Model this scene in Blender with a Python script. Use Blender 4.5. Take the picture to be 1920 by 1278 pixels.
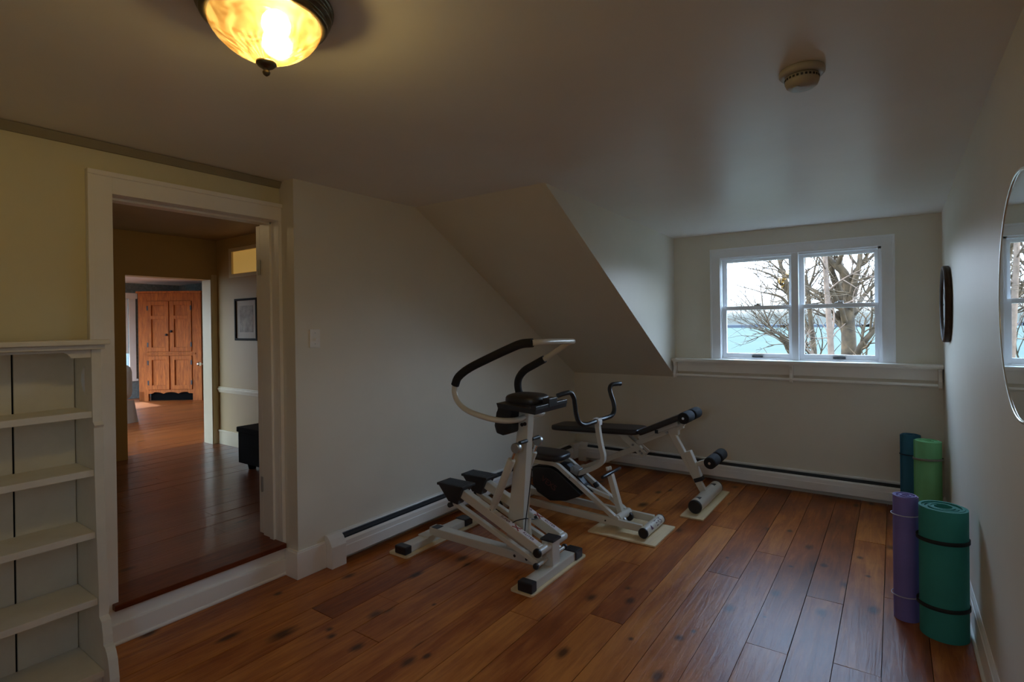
import bpy, bmesh, math, random
from mathutils import Vector, Matrix
from math import pi, sin, cos, radians

scene = bpy.context.scene
COL = scene.collection
for _o in list(bpy.data.objects):
    bpy.data.objects.remove(_o)

# ------------------------------------------------------------------ camera
F_PX, CY_PX = 1015.15, 612.19
YAW, PITCH, ROLL = radians(35.164), radians(0.189), radians(-0.752)
fwd = Vector((-sin(YAW) * cos(PITCH), cos(YAW) * cos(PITCH), -sin(PITCH)))
rgt = Vector((cos(YAW), sin(YAW), 0))
upv = rgt.cross(fwd)
r2 = rgt * cos(ROLL) + upv * sin(ROLL)
u2 = -rgt * sin(ROLL) + upv * cos(ROLL)
cam_d = bpy.data.cameras.new('camera')
cam_d.sensor_width = 36.0
cam_d.lens = F_PX / 1920 * 36.0
cam_d.shift_y = -(639 - CY_PX) / 1920
cam_d.clip_start = 0.02
cam_d.clip_end = 6000
cam = bpy.data.objects.new('camera', cam_d)
COL.objects.link(cam)
m = Matrix((r2, u2, -fwd)).transposed().to_4x4()
m.translation = Vector((2.8295, -5.1763, 1.45))
cam.matrix_world = m
scene.camera = cam

# ------------------------------------------------------------------ exposure and film
scene.view_settings.view_transform = 'Standard'
scene.view_settings.look = 'None'
scene.view_settings.gamma = 1.0
scene.view_settings.use_curve_mapping = False
scene.view_settings.exposure = 0.0
try:
    scene.cycles.use_denoising = True
    scene.cycles.max_bounces = 14
    scene.cycles.diffuse_bounces = 8
    scene.cycles.transparent_max_bounces = 12
    scene.cycles.sample_clamp_indirect = 6.0
    scene.cycles.caustics_refractive = False
    scene.cycles.caustics_reflective = False
except Exception:
    pass

# ------------------------------------------------------------------ sky, sun, window portals
SKY_STRENGTH = 0.9
world = bpy.data.worlds.new('sky')
scene.world = world
world.use_nodes = True
wn, wl = world.node_tree.nodes, world.node_tree.links
wn.clear()
w_out = wn.new('ShaderNodeOutputWorld')
w_bg = wn.new('ShaderNodeBackground')
w_bg.inputs['Strength'].default_value = SKY_STRENGTH
w_tc = wn.new('ShaderNodeTexCoord')
w_sep = wn.new('ShaderNodeSeparateXYZ')
w_rmp = wn.new('ShaderNodeValToRGB')
els = w_rmp.color_ramp.elements
els[0].position = 0.0
els[0].color = (0.58, 0.76, 0.88, 1)
els[1].position = 1.0
els[1].color = (9.4, 11.8, 15.6, 1)
for pos, c in ((0.010, (0.66, 0.82, 0.92, 1)), (0.03, (2.6, 2.9, 3.2, 1)), (0.07, (7.2, 8.5, 10.4, 1)), (0.22, (9.6, 12.0, 15.0, 1)), (0.45, (7.6, 11.0, 16.5, 1))):
    e = els.new(pos)
    e.color = c
wl.new(w_tc.outputs['Generated'], w_sep.inputs[0])
wl.new(w_sep.outputs['Z'], w_rmp.inputs[0])
wl.new(w_rmp.outputs[0], w_bg.inputs['Color'])
wl.new(w_bg.outputs[0], w_out.inputs[0])

sun_d = bpy.data.lights.new('sun', 'SUN')
sun_d.energy = 6.0
sun_d.color = (1.0, 0.86, 0.66)
sun_d.angle = radians(0.6)
sun = bpy.data.objects.new('sun', sun_d)
COL.objects.link(sun)
sun.rotation_euler = Vector((-0.85, 0.02, 0.46)).to_track_quat('Z', 'Y').to_euler()


def portal(name, loc, direction, sx, sy):
    d = bpy.data.lights.new(name, 'AREA')
    d.shape = 'RECTANGLE'
    d.size, d.size_y = sx, sy
    d.cycles.is_portal = True
    o = bpy.data.objects.new(name, d)
    COL.objects.link(o)
    o.location = loc
    o.rotation_euler = Vector(direction).to_track_quat('-Z', 'Z').to_euler()
    return o


portal('daylight_portal', (2.1375, -0.004, 1.575), (0, -1, 0), 1.24, 0.94)
portal('daylight_portal', (2.41, -5.749, 1.525), (0, 1, 0), 0.38, 0.75)  # portal of the fill window added behind the camera
portal('daylight_portal', (-6.1, -4.599, 1.325), (0, 1, 0), 4.2, 1.75)  # portal of the wide window added for far-room light


# ------------------------------------------------------------------ helpers
def lin(c):
    return tuple(((v / 255) / 12.92 if v / 255 <= 0.04045 else ((v / 255 + 0.055) / 1.055) ** 2.4) for v in c)


def V(*a):
    return Vector(a[0]) if len(a) == 1 else Vector(a)


class NT:
    def __init__(s, mt):
        mt.use_nodes = True
        s.t = mt.node_tree
        s.b = s.t.nodes['Principled BSDF']

    def n(s, kind, **kw):
        nd = s.t.nodes.new(kind)
        for k, v in kw.items():
            if k in nd.inputs.keys():
                nd.inputs[k].default_value = v
            else:
                setattr(nd, k, v)
        return nd

    def l(s, a, b):
        s.t.links.new(a, b)


def mat(name, col, rough=0.5, metal=0.0, var=0.06, vscale=6.0, bump=0.0, bscale=60.0, spec=0.5, coat=0.0, stretch=(1, 1, 1), coat_rough=0.1):
    """painted / moulded / woven surface: base colour with a little procedural mottling and an optional fine bump"""
    mt = bpy.data.materials.new(name)
    t = NT(mt)
    b = t.b
    b.inputs['Roughness'].default_value = rough
    b.inputs['Metallic'].default_value = metal
    b.inputs['Specular IOR Level'].default_value = spec
    b.inputs['Coat Weight'].default_value = coat
    b.inputs['Coat Roughness'].default_value = coat_rough
    tc = t.n('ShaderNodeTexCoord')
    mp = t.n('ShaderNodeMapping')
    mp.inputs['Scale'].default_value = stretch
    t.l(tc.outputs['Object'], mp.inputs[0])
    nz = t.n('ShaderNodeTexNoise', Scale=vscale, Detail=5.0, Roughness=0.6)
    t.l(mp.outputs[0], nz.inputs['Vector'])
    rp = t.n('ShaderNodeValToRGB')
    rp.color_ramp.elements[0].position = 0.3
    rp.color_ramp.elements[1].position = 0.7
    rp.color_ramp.elements[0].color = tuple(max(0, c * (1 - var)) for c in col) + (1,)
    rp.color_ramp.elements[1].color = tuple(min(1, c * (1 + var)) for c in col) + (1,)
    t.l(nz.outputs['Fac'], rp.inputs[0])
    t.l(rp.outputs[0], b.inputs['Base Color'])
    if bump:
        nb = t.n('ShaderNodeTexNoise', Scale=bscale, Detail=3.0)
        t.l(mp.outputs[0], nb.inputs['Vector'])
        bp = t.n('ShaderNodeBump', Strength=bump, Distance=0.002)
        t.l(nb.outputs['Fac'], bp.inputs['Height'])
        t.l(bp.outputs[0], b.inputs['Normal'])
    return mt


def wood(name, dark, light, rough=0.4, along='Z', scale=5.0, coat=0.0):
    mt = bpy.data.materials.new(name)
    t = NT(mt)
    t.b.inputs['Roughness'].default_value = rough
    t.b.inputs['Coat Weight'].default_value = coat
    t.b.inputs['Specular IOR Level'].default_value = 0.22
    tc = t.n('ShaderNodeTexCoord')
    mp = t.n('ShaderNodeMapping')
    mp.inputs['Scale'].default_value = {'X': (1, 9, 9), 'Y': (9, 1, 9), 'Z': (9, 9, 1)}[along]
    t.l(tc.outputs['Object'], mp.inputs[0])
    nz = t.n('ShaderNodeTexNoise', Scale=scale, Detail=7.0, Roughness=0.65, Distortion=0.6)
    t.l(mp.outputs[0], nz.inputs['Vector'])
    rp = t.n('ShaderNodeValToRGB')
    rp.color_ramp.elements[0].position = 0.32
    rp.color_ramp.elements[1].position = 0.68
    rp.color_ramp.elements[0].color = tuple(dark) + (1,)
    rp.color_ramp.elements[1].color = tuple(light) + (1,)
    t.l(nz.outputs['Fac'], rp.inputs[0])
    t.l(rp.outputs[0], t.b.inputs['Base Color'])
    bp = t.n('ShaderNodeBump', Strength=0.15, Distance=0.002)
    t.l(nz.outputs['Fac'], bp.inputs['Height'])
    t.l(bp.outputs[0], t.b.inputs['Normal'])
    return mt


def boards(name, dark, mid, light, rough=0.3, knots=(), coat=0.0, knot_scale=1.0, spec=0.32):
    """varnished pine boards running along Y; each board carries its own tone in the attribute 'tone'"""
    mt = bpy.data.materials.new(name)
    t = NT(mt)
    b = t.b
    at = t.n('ShaderNodeAttribute', attribute_name='tone')
    sp = t.n('ShaderNodeSeparateColor')
    t.l(at.outputs['Color'], sp.inputs[0])
    tc = t.n('ShaderNodeTexCoord')
    off = t.n('ShaderNodeVectorMath', operation='MULTIPLY_ADD')
    off.inputs[1].default_value = (7.0, 13.0, 5.0)
    t.l(at.outputs['Color'], off.inputs[0])
    t.l(tc.outputs['Object'], off.inputs[2])
    mp = t.n('ShaderNodeMapping')
    mp.inputs['Scale'].default_value = (14, 1.1, 14)
    t.l(off.outputs[0], mp.inputs[0])
    nz = t.n('ShaderNodeTexNoise', Scale=2.2, Detail=8.0, Roughness=0.62, Distortion=0.9)
    t.l(mp.outputs[0], nz.inputs['Vector'])
    mp2 = t.n('ShaderNodeMapping')
    mp2.inputs['Scale'].default_value = (4, 1.3, 4)
    t.l(off.outputs[0], mp2.inputs[0])
    nz2 = t.n('ShaderNodeTexNoise', Scale=1.2, Detail=4.0, Roughness=0.6)
    t.l(mp2.outputs[0], nz2.inputs['Vector'])
    mx0 = t.n('ShaderNodeMath', operation='MULTIPLY_ADD')
    mx0.inputs[1].default_value = 0.45
    t.l(nz.outputs['Fac'], mx0.inputs[0])
    ad = t.n('ShaderNodeMath', operation='MULTIPLY')
    ad.inputs[1].default_value = 0.62
    t.l(nz2.outputs['Fac'], ad.inputs[0])
    t.l(ad.outputs[0], mx0.inputs[2])
    ad2 = t.n('ShaderNodeMath', operation='MULTIPLY_ADD')
    ad2.inputs[1].default_value = 0.20
    t.l(sp.outputs['Red'], ad2.inputs[0])
    t.l(mx0.outputs[0], ad2.inputs[2])
    rp = t.n('ShaderNodeValToRGB')
    rp.color_ramp.elements[0].position = 0.38
    rp.color_ramp.elements[1].position = 0.82
    rp.color_ramp.elements[0].color = tuple(dark) + (1,)
    rp.color_ramp.elements[1].color = tuple(light) + (1,)
    e = rp.color_ramp.elements.new(0.60)
    e.color = tuple(mid) + (1,)
    t.l(ad2.outputs[0], rp.inputs[0])
    # small scattered knots
    mpk = t.n('ShaderNodeMapping')
    mpk.inputs['Scale'].default_value = (4.2 * knot_scale, 2.3 * knot_scale, 1)
    t.l(off.outputs[0], mpk.inputs[0])
    vo = t.n('ShaderNodeTexVoronoi', Scale=1.0)
    vo.voronoi_dimensions = '2D'
    t.l(mpk.outputs[0], vo.inputs['Vector'])
    kd = t.n('ShaderNodeMath', operation='MULTIPLY_ADD')
    kd.inputs[1].default_value = 0.10
    t.l(nz.outputs['Fac'], kd.inputs[0])
    vs = t.n('ShaderNodeSeparateColor')
    t.l(vo.outputs['Color'], vs.inputs[0])
    gt = t.n('ShaderNodeMath', operation='LESS_THAN')
    gt.inputs[1].default_value = 0.62
    t.l(vs.outputs['Red'], gt.inputs[0])
    gd = t.n('ShaderNodeMath', operation='ADD')
    t.l(gt.outputs[0], gd.inputs[0])
    t.l(vo.outputs['Distance'], gd.inputs[1])
    t.l(gd.outputs[0], kd.inputs[2])
    kr = t.n('ShaderNodeMapRange')
    kr.inputs['From Min'].default_value = 0.09
    kr.inputs['From Max'].default_value = 0.19
    kr.inputs['To Min'].default_value = 0.22
    kr.inputs['To Max'].default_value = 1.0
    t.l(kd.outputs[0], kr.inputs['Value'])
    dark_fac = kr.outputs[0]
    # knots and burn marks at their own places on the floor
    for (kx, ky, kw, kl) in knots:
        sb = t.n('ShaderNodeVectorMath', operation='SUBTRACT')
        sb.inputs[1].default_value = (kx, ky, 0)
        t.l(tc.outputs['Object'], sb.inputs[0])
        ml = t.n('ShaderNodeVectorMath', operation='MULTIPLY')
        ml.inputs[1].default_value = (1 / kw, 1 / kl, 0)
        t.l(sb.outputs[0], ml.inputs[0])
        ln = t.n('ShaderNodeVectorMath', operation='LENGTH')
        t.l(ml.outputs[0], ln.inputs[0])
        wob = t.n('ShaderNodeMath', operation='MULTIPLY_ADD')
        wob.inputs[1].default_value = 0.9
        t.l(nz.outputs['Fac'], wob.inputs[0])
        t.l(ln.outputs['Value'], wob.inputs[2])
        rg = t.n('ShaderNodeMapRange')
        rg.inputs['From Min'].default_value = 0.75
        rg.inputs['From Max'].default_value = 1.5
        rg.inputs['To Min'].default_value = 0.16
        rg.inputs['To Max'].default_value = 1.0
        t.l(wob.outputs[0], rg.inputs['Value'])
        mn = t.n('ShaderNodeMath', operation='MINIMUM')
        t.l(dark_fac, mn.inputs[0])
        t.l(rg.outputs[0], mn.inputs[1])
        dark_fac = mn.outputs[0]
    mxc = t.n('ShaderNodeMix', data_type='RGBA')
    mxc.inputs['A'].default_value = (dark[0] * 0.22, dark[1] * 0.22, dark[2] * 0.25, 1)
    t.l(dark_fac, mxc.inputs['Factor'])
    ai = [i for i in mxc.inputs if i.type == 'RGBA']
    ao = [o for o in mxc.outputs if o.type == 'RGBA'][0]
    ai[0].default_value = (dark[0] * 0.22, dark[1] * 0.22, dark[2] * 0.25, 1)
    t.l(rp.outputs[0], ai[1])
    t.l(ao, b.inputs['Base Color'])
    rr = t.n('ShaderNodeMapRange')
    rr.inputs['To Min'].default_value = rough - 0.03
    rr.inputs['To Max'].default_value = rough + 0.05
    t.l(nz2.outputs['Fac'], rr.inputs['Value'])
    t.l(rr.outputs[0], b.inputs['Roughness'])
    b.inputs['Coat Weight'].default_value = coat
    b.inputs['Specular IOR Level'].default_value = spec
    bp = t.n('ShaderNodeBump', Strength=0.55, Distance=0.004)
    t.l(nz.outputs['Fac'], bp.inputs['Height'])
    t.l(bp.outputs[0], b.inputs['Normal'])
    return mt


class MB:
    """collects shapes in world coordinates; build() links them as ONE mesh object"""

    def __init__(s):
        s.bm = bmesh.new()

    def _hexa(s, cs, bev=0.0, smooth=False):
        vs = [s.bm.verts.new(c) for c in cs]
        fs = []
        for q in ((0, 3, 2, 1), (4, 5, 6, 7), (0, 1, 5, 4), (1, 2, 6, 5), (2, 3, 7, 6), (3, 0, 4, 7)):
            fs.append(s.bm.faces.new([vs[i] for i in q]))
        if bev > 0:
            es = list({e for f in fs for e in f.edges})
            bmesh.ops.bevel(s.bm, geom=es, offset=bev, segments=2, affect='EDGES', profile=0.6)
        return s

    def box(s, lo, hi, bev=0.0):
        x0, y0, z0 = [min(a, b) for a, b in zip(lo, hi)]
        x1, y1, z1 = [max(a, b) for a, b in zip(lo, hi)]
        return s._hexa([(x0, y0, z0), (x1, y0, z0), (x1, y1, z0), (x0, y1, z0), (x0, y0, z1), (x1, y0, z1), (x1, y1, z1), (x0, y1, z1)], bev)

    def obox(s, c, ax, ay, az, bev=0.0):
        """box at c with half-axis vectors"""
        c, ax, ay, az = V(c), V(ax), V(ay), V(az)
        return s._hexa([c - ax - ay - az, c + ax - ay - az, c + ax + ay - az, c - ax + ay - az, c - ax - ay + az, c + ax - ay + az, c + ax + ay + az, c - ax + ay + az], bev)

    def beam(s, p0, p1, w, h, side=(0, 1, 0), bev=0.004):
        """square tube from p0 to p1; w along `side`, h across"""
        p0, p1 = V(p0), V(p1)
        d = (p1 - p0)
        ln = d.length
        d.normalize()
        sd = V(side)
        sd = (sd - d * sd.dot(d)).normalized()
        nn = d.cross(sd).normalized()
        return s.obox((p0 + p1) / 2, d * ln / 2, sd * w / 2, nn * h / 2, bev)

    def prism(s, pts, vec, bev=0.0):
        vec = V(vec)
        a = [s.bm.verts.new(p) for p in pts]
        b = [s.bm.verts.new(V(p) + vec) for p in pts]
        n = len(pts)
        fs = [s.bm.faces.new(a[::-1]), s.bm.faces.new(b)]
        for i in range(n):
            fs.append(s.bm.faces.new((a[i], a[(i + 1) % n], b[(i + 1) % n], b[i])))
        if bev > 0:
            es = list({e for f in fs for e in f.edges})
            bmesh.ops.bevel(s.bm, geom=es, offset=bev, segments=2, affect='EDGES', profile=0.6)
        return s

    def _ring(s, c, u, v, r, n, ph=0.0):
        return [s.bm.verts.new(c + u * (r * cos(2 * pi * i / n + ph)) + v * (r * sin(2 * pi * i / n + ph))) for i in range(n)]

    def _skin(s, rings, closed_ends=True, smooth=True):
        n = len(rings[0])
        for a, b in zip(rings, rings[1:]):
            for i in range(n):
                f = s.bm.faces.new((a[i], a[(i + 1) % n], b[(i + 1) % n], b[i]))
                f.smooth = smooth
        if closed_ends:
            s.bm.faces.new(rings[0][::-1])
            s.bm.faces.new(rings[-1])

    def cyl(s, p0, p1, r0, r1=None, n=24, bev=0.0):
        p0, p1 = V(p0), V(p1)
        r1 = r0 if r1 is None else r1
        d = (p1 - p0).normalized()
        u = d.orthogonal().normalized()
        v = d.cross(u)
        if bev > 0:
            st = [(p0, r0 - bev), (p0 + d * bev * 0.35, r0 - bev * 0.35), (p0 + d * bev, r0), (p1 - d * bev, r1), (p1 - d * bev * 0.35, r1 - bev * 0.35), (p1, r1 - bev)]
        else:
            st = [(p0, r0), (p1, r1)]
        s._skin([s._ring(p, u, v, r, n) for p, r in st])
        return s

    def tube(s, pts, r, n=14, sub=6, square=False, taper=None, smooth_path=True):
        pts = [V(p) for p in pts]
        if smooth_path and len(pts) > 2:
            ext = [pts[0] * 2 - pts[1]] + pts + [pts[-1] * 2 - pts[-2]]
            out = []
            for i in range(1, len(ext) - 2):
                a, b, c, d = ext[i - 1:i + 3]
                for k in range(sub):
                    t = k / sub
                    out.append(0.5 * ((2 * b) + (c - a) * t + (2 * a - 5 * b + 4 * c - d) * t * t + (3 * b - a - 3 * c + d) * t ** 3))
            out.append(pts[-1])
            pts = out
        if square:
            n = 4
        tan = [(pts[min(i + 1, len(pts) - 1)] - pts[max(i - 1, 0)]).normalized() for i in range(len(pts))]
        u = tan[0].orthogonal().normalized()
        if square:
            sd = V(0, 1, 0)
            u = (sd - tan[0] * sd.dot(tan[0])).normalized()
        rings = []
        for i, p in enumerate(pts):
            u = (u - tan[i] * u.dot(tan[i])).normalized()
            v = tan[i].cross(u)
            rr = r if taper is None else r + (taper - r) * i / (len(pts) - 1)
            rings.append(s._ring(p, u, v, rr * (1.414 if square else 1), n, pi / 4 if square else 0))
        s._skin(rings, True, not square)
        return s

    def lathe(s, prof, o, axis=(0, 0, 1), n=48, closed=True, wob=None):
        """prof: list of (radius, height along axis)"""
        o, d = V(o), V(axis).normalized()
        u = d.orthogonal().normalized()
        v = d.cross(u)
        rings = []
        for r, h in prof:
            rings.append([s.bm.verts.new(o + d * h + (u * cos(2 * pi * i / n) + v * sin(2 * pi * i / n)) * max(1e-4, r * (1 if wob is None else wob(2 * pi * i / n, r, h)))) for i in range(n)])
        s._skin(rings, closed, True)
        return s

    def ball(s, c, r, sc=(1, 1, 1), nu=20, nv=12):
        c = V(c)
        rings = []
        for j in range(nv + 1):
            th = pi * (j + 0.02) / (nv + 0.04)
            rings.append([s.bm.verts.new(c + V(r * sc[0] * sin(th) * cos(2 * pi * i / nu), r * sc[1] * sin(th) * sin(2 * pi * i / nu), -r * sc[2] * cos(th))) for i in range(nu)])
        s._skin(rings, True, True)
        return s

    def pillow(s, lo, hi, n=3.2, nu=28, nv=14):
        """soft superellipsoid block"""
        c = (V(lo) + V(hi)) / 2
        h = (V(hi) - V(lo)) / 2

        def p(w, e):
            return math.copysign(abs(w) ** (2 / e), w)
        rings = []
        for j in range(nv + 1):
            ph = -pi / 2 + pi * (j + 0.02) / (nv + 0.04)
            rings.append([s.bm.verts.new(c + V(h.x * p(cos(ph), n) * p(cos(2 * pi * i / nu), n), h.y * p(cos(ph), n) * p(sin(2 * pi * i / nu), n), h.z * p(sin(ph), n))) for i in range(nu)])
        s._skin(rings, True, True)
        return s

    def build(s, name, material, parent=None, origin=None, tri=False):
        bmesh.ops.recalc_face_normals(s.bm, faces=s.bm.faces[:])
        root = parent
        if parent is not None:
            org = V(parent['_o'])
        else:
            org = V(origin) if origin is not None else V(0, 0, 0)
        for v in s.bm.verts:
            v.co -= org
        for e in s.bm.edges:
            if len(e.link_faces) == 2 and e.link_faces[0].smooth != e.link_faces[1].smooth:
                e.smooth = False
        me = bpy.data.meshes.new(name)
        s.bm.to_mesh(me)
        s.bm.free()
        o = bpy.data.objects.new(name, me)
        me.materials.append(material)
        COL.objects.link(o)
        if parent is not None:
            o.parent = parent
        else:
            o.location = org
        o['_o'] = tuple(org)
        return o


def tag(o, label=None, cat=None, group=None, kind=None):
    if label:
        o['label'] = label
    if cat:
        o['category'] = cat
    if group:
        o['group'] = group
    if kind:
        o['kind'] = kind
    return o


def thing(name, label, cat, loc, group=None, kind=None):
    o = bpy.data.objects.new(name, None)
    o.empty_display_size = 0.1
    o.location = loc
    o['_o'] = tuple(loc)
    COL.objects.link(o)
    return tag(o, label, cat, group, kind)


def struct(o):
    o['kind'] = 'structure'
    return o


def lettering(name, text, size, origin, xdir, ydir, material, parent, wrap=None):
    """raised letters; xdir is the reading direction, ydir letter-up; wrap=(axis point, axis dir, radius) bends them round a tube"""
    cu = bpy.data.curves.new(name, 'FONT')
    cu.body = text
    cu.size = size
    cu.extrude = 0.0006
    cu.align_x = 'CENTER'
    cu.align_y = 'CENTER'
    ob = bpy.data.objects.new(name, cu)
    COL.objects.link(ob)
    me = bpy.data.meshes.new_from_object(ob.evaluated_get(bpy.context.evaluated_depsgraph_get()))
    bpy.data.objects.remove(ob)
    xd, yd = V(xdir).normalized(), V(ydir).normalized()
    zd = xd.cross(yd)
    org = V(parent['_o'])
    for v in me.vertices:
        p = V(origin) + xd * v.co.x + yd * v.co.y + zd * v.co.z
        if wrap:
            r = wrap
            ang = v.co.y / r
            p = V(origin) - zd * r + xd * v.co.x + (yd * sin(ang) + zd * cos(ang)) * (r + v.co.z)
        v.co = p - org
    me.materials.clear()
    me.materials.append(material)
    o = bpy.data.objects.new(name, me)
    COL.objects.link(o)
    o.parent = parent
    o['_o'] = tuple(org)
    return o


# ------------------------------------------------------------------ materials
M = {}
M['wall'] = mat('wall_paint', (0.74, 0.70, 0.60), rough=0.42, var=0.03, vscale=2.0, bump=0.05, bscale=45, spec=0.45)
M['wall_yellow'] = mat('entry_wall_paint', (0.70, 0.64, 0.43), rough=0.5, var=0.03, vscale=2.0, bump=0.05, bscale=45, spec=0.4)
M['ceiling'] = mat('ceiling_paint', (0.82, 0.80, 0.76), rough=0.36, var=0.04, vscale=1.2, bump=0.05, bscale=8, spec=0.5)
M['trim'] = mat('trim_paint', (0.90, 0.88, 0.83), rough=0.38, var=0.03, vscale=4, bump=0.03, bscale=30)
M['window_white'] = mat('window_paint', (0.88, 0.90, 0.92), rough=0.4, var=0.03)
M['shelf_paint'] = mat('bookcase_paint', (0.76, 0.75, 0.68), rough=0.45, var=0.05, vscale=9, bump=0.06, bscale=25)
M['cove'] = mat('cove_paint', (0.30, 0.26, 0.17), rough=0.6, var=0.05)  # shade of the ceiling gap put into the strip's colour
M['heater'] = mat('heater_enamel', (0.84, 0.83, 0.80), rough=0.35, var=0.02)
M['heater_dark'] = mat('heater_slot', (0.03, 0.035, 0.045), rough=0.5, var=0.1)
M['steel'] = mat('cream_powder_coat', (0.64, 0.61, 0.53), rough=0.28, var=0.03, spec=0.5)
M['black'] = mat('black_plastic', (0.018, 0.018, 0.021), rough=0.42, var=0.15)
M['foam'] = mat('black_foam', (0.014, 0.014, 0.016), rough=0.85, var=0.2, bump=0.3, bscale=300)
M['vinyl'] = mat('black_vinyl', (0.026, 0.022, 0.023), rough=0.38, var=0.15, bump=0.15, bscale=200)
M['console'] = mat('console_plastic', (0.022, 0.026, 0.036), rough=0.3, var=0.1)
M['grip'] = mat('vinyl_grip', (0.014, 0.016, 0.022), rough=0.3, var=0.1)
M['chrome'] = mat('chrome', (0.75, 0.75, 0.76), rough=0.15, metal=1.0, var=0.02)
M['dull_metal'] = mat('zinc', (0.42, 0.42, 0.41), rough=0.35, metal=0.8, var=0.05)
M['gunmetal'] = mat('gunmetal', (0.05, 0.055, 0.06), rough=0.5, metal=0.3, var=0.1)
M['ply'] = mat('plywood', (0.78, 0.62, 0.38), rough=0.6, var=0.10, vscale=3, stretch=(9, 1, 9))
M['decal_white'] = mat('decal_white', (0.72, 0.66, 0.66), rough=0.4, var=0.03)
M['decal_red'] = mat('decal_red', (0.32, 0.03, 0.035), rough=0.4, var=0.05)
M['decal_ink'] = mat('decal_ink', (0.10, 0.03, 0.07), rough=0.4, var=0.05)
M['decal_dim'] = mat('decal_dim_red', (0.16, 0.05, 0.05), rough=0.4, var=0.05)
M['bronze'] = mat('aged_bronze', (0.16, 0.13, 0.08), rough=0.30, metal=0.85, var=0.3, vscale=20)
M['switch'] = mat('switch_plastic', (0.86, 0.85, 0.82), rough=0.35, var=0.01)
M['detector'] = mat('aged_plastic', (0.42, 0.39, 0.33), rough=0.4, var=0.03)  # white plastic toned dark for the shade on its camera side
M['clock_rim'] = wood('clock_wood', (0.035, 0.02, 0.012), (0.075, 0.042, 0.025), rough=0.45, along='Z')
M['clock_face'] = mat('clock_face', (0.55, 0.55, 0.52), rough=0.4, var=0.03)
M['mirror'] = mat('mirror_glass', (0.80, 0.85, 0.84), rough=0.01, metal=1.0, var=0.0)
M['polish'] = mat('polished_glass_edge', (0.88, 0.93, 0.92), rough=0.22, metal=0.6, var=0.0)
M['mirror_back'] = mat('mirror_backing', (0.03, 0.03, 0.03), rough=0.5)
M['mat_teal'] = mat('teal_foam', (0.030, 0.26, 0.22), rough=0.75, var=0.08, bump=0.25, bscale=120)
M['mat_purple'] = mat('purple_foam', (0.20, 0.165, 0.44), rough=0.75, var=0.08, bump=0.25, bscale=150)
M['mat_green'] = mat('green_foam', (0.18, 0.50, 0.22), rough=0.75, var=0.06, bump=0.25, bscale=120)
M['mat_blue'] = mat('blue_foam', (0.03, 0.16, 0.26), rough=0.75, var=0.08, bump=0.25, bscale=120)
M['strap_black'] = mat('black_strap', (0.01, 0.014, 0.013), rough=0.7)
M['strap_grey'] = mat('grey_strap', (0.20, 0.20, 0.16), rough=0.7)
M['strap_white'] = mat('white_elastic', (0.6, 0.58, 0.66), rough=0.6)
M['strap_blue'] = mat('navy_strap', (0.008, 0.03, 0.06), rough=0.7)
M['pine'] = wood('cupboard_pine', (0.26, 0.066, 0.012), (0.58, 0.178, 0.032), rough=0.55, along='Z', scale=4)
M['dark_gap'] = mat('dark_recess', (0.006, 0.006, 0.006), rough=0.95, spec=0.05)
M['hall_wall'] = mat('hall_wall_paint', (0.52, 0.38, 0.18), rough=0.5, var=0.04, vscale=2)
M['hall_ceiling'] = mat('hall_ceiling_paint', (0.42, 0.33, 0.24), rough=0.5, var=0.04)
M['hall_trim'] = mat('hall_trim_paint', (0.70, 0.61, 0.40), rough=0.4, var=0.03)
M['wallpaper'] = mat('blue_grey_wallpaper', (0.17, 0.21, 0.21), rough=0.6, var=0.35, vscale=25)
M['white_ceiling'] = mat('far_ceiling_paint', (0.8, 0.8, 0.78), rough=0.6, var=0.02)
M['trunk'] = mat('black_trunk', (0.008, 0.008, 0.009), rough=0.8, var=0.2, spec=0.15)
M['slipcover'] = mat('white_slipcover', (0.62, 0.60, 0.60), rough=0.8, var=0.05, bump=0.2, bscale=60)
M['cushion'] = mat('mauve_cushion', (0.30, 0.24, 0.26), rough=0.8, var=0.1)
M['blind'] = mat('white_blind', (0.75, 0.73, 0.68), rough=0.7, var=0.02)
M['paper'] = mat('mat_board', (0.55, 0.50, 0.42), rough=0.6, var=0.03)
M['sketch'] = mat('pencil_sketch', (0.34, 0.30, 0.24), rough=0.6, var=0.55, vscale=9)
M['frame_black'] = mat('black_frame', (0.012, 0.008, 0.008), rough=0.7, spec=0.15)
M['bark'] = mat('bark', (0.066, 0.041, 0.019), rough=0.9, var=0.6, vscale=7, bump=0.5, bscale=14)
M['bark_pale'] = mat('pale_bark', (0.13, 0.085, 0.058), rough=0.9, var=0.3, vscale=9, bump=0.4, bscale=14)
M['leaf'] = mat('yellow_leaf', (0.25, 0.13, 0.015), rough=0.7, var=0.2)
M['grass'] = mat('lawn_grass', (0.03, 0.035, 0.015), rough=0.95, var=0.3, vscale=1.5)
M['hills'] = mat('distant_hills', (0.046, 0.054, 0.066), rough=1.0, var=0.12, vscale=0.02)
M['roof'] = mat('roof_shingle', (0.12, 0.11, 0.11), rough=0.9, var=0.2)
M['siding'] = mat('house_siding', (0.5, 0.5, 0.48), rough=0.7, var=0.04)
M['nosing'] = wood('nosing_wood', (0.10, 0.022, 0.008), (0.20, 0.05, 0.018), rough=0.3, along='Y')


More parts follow.
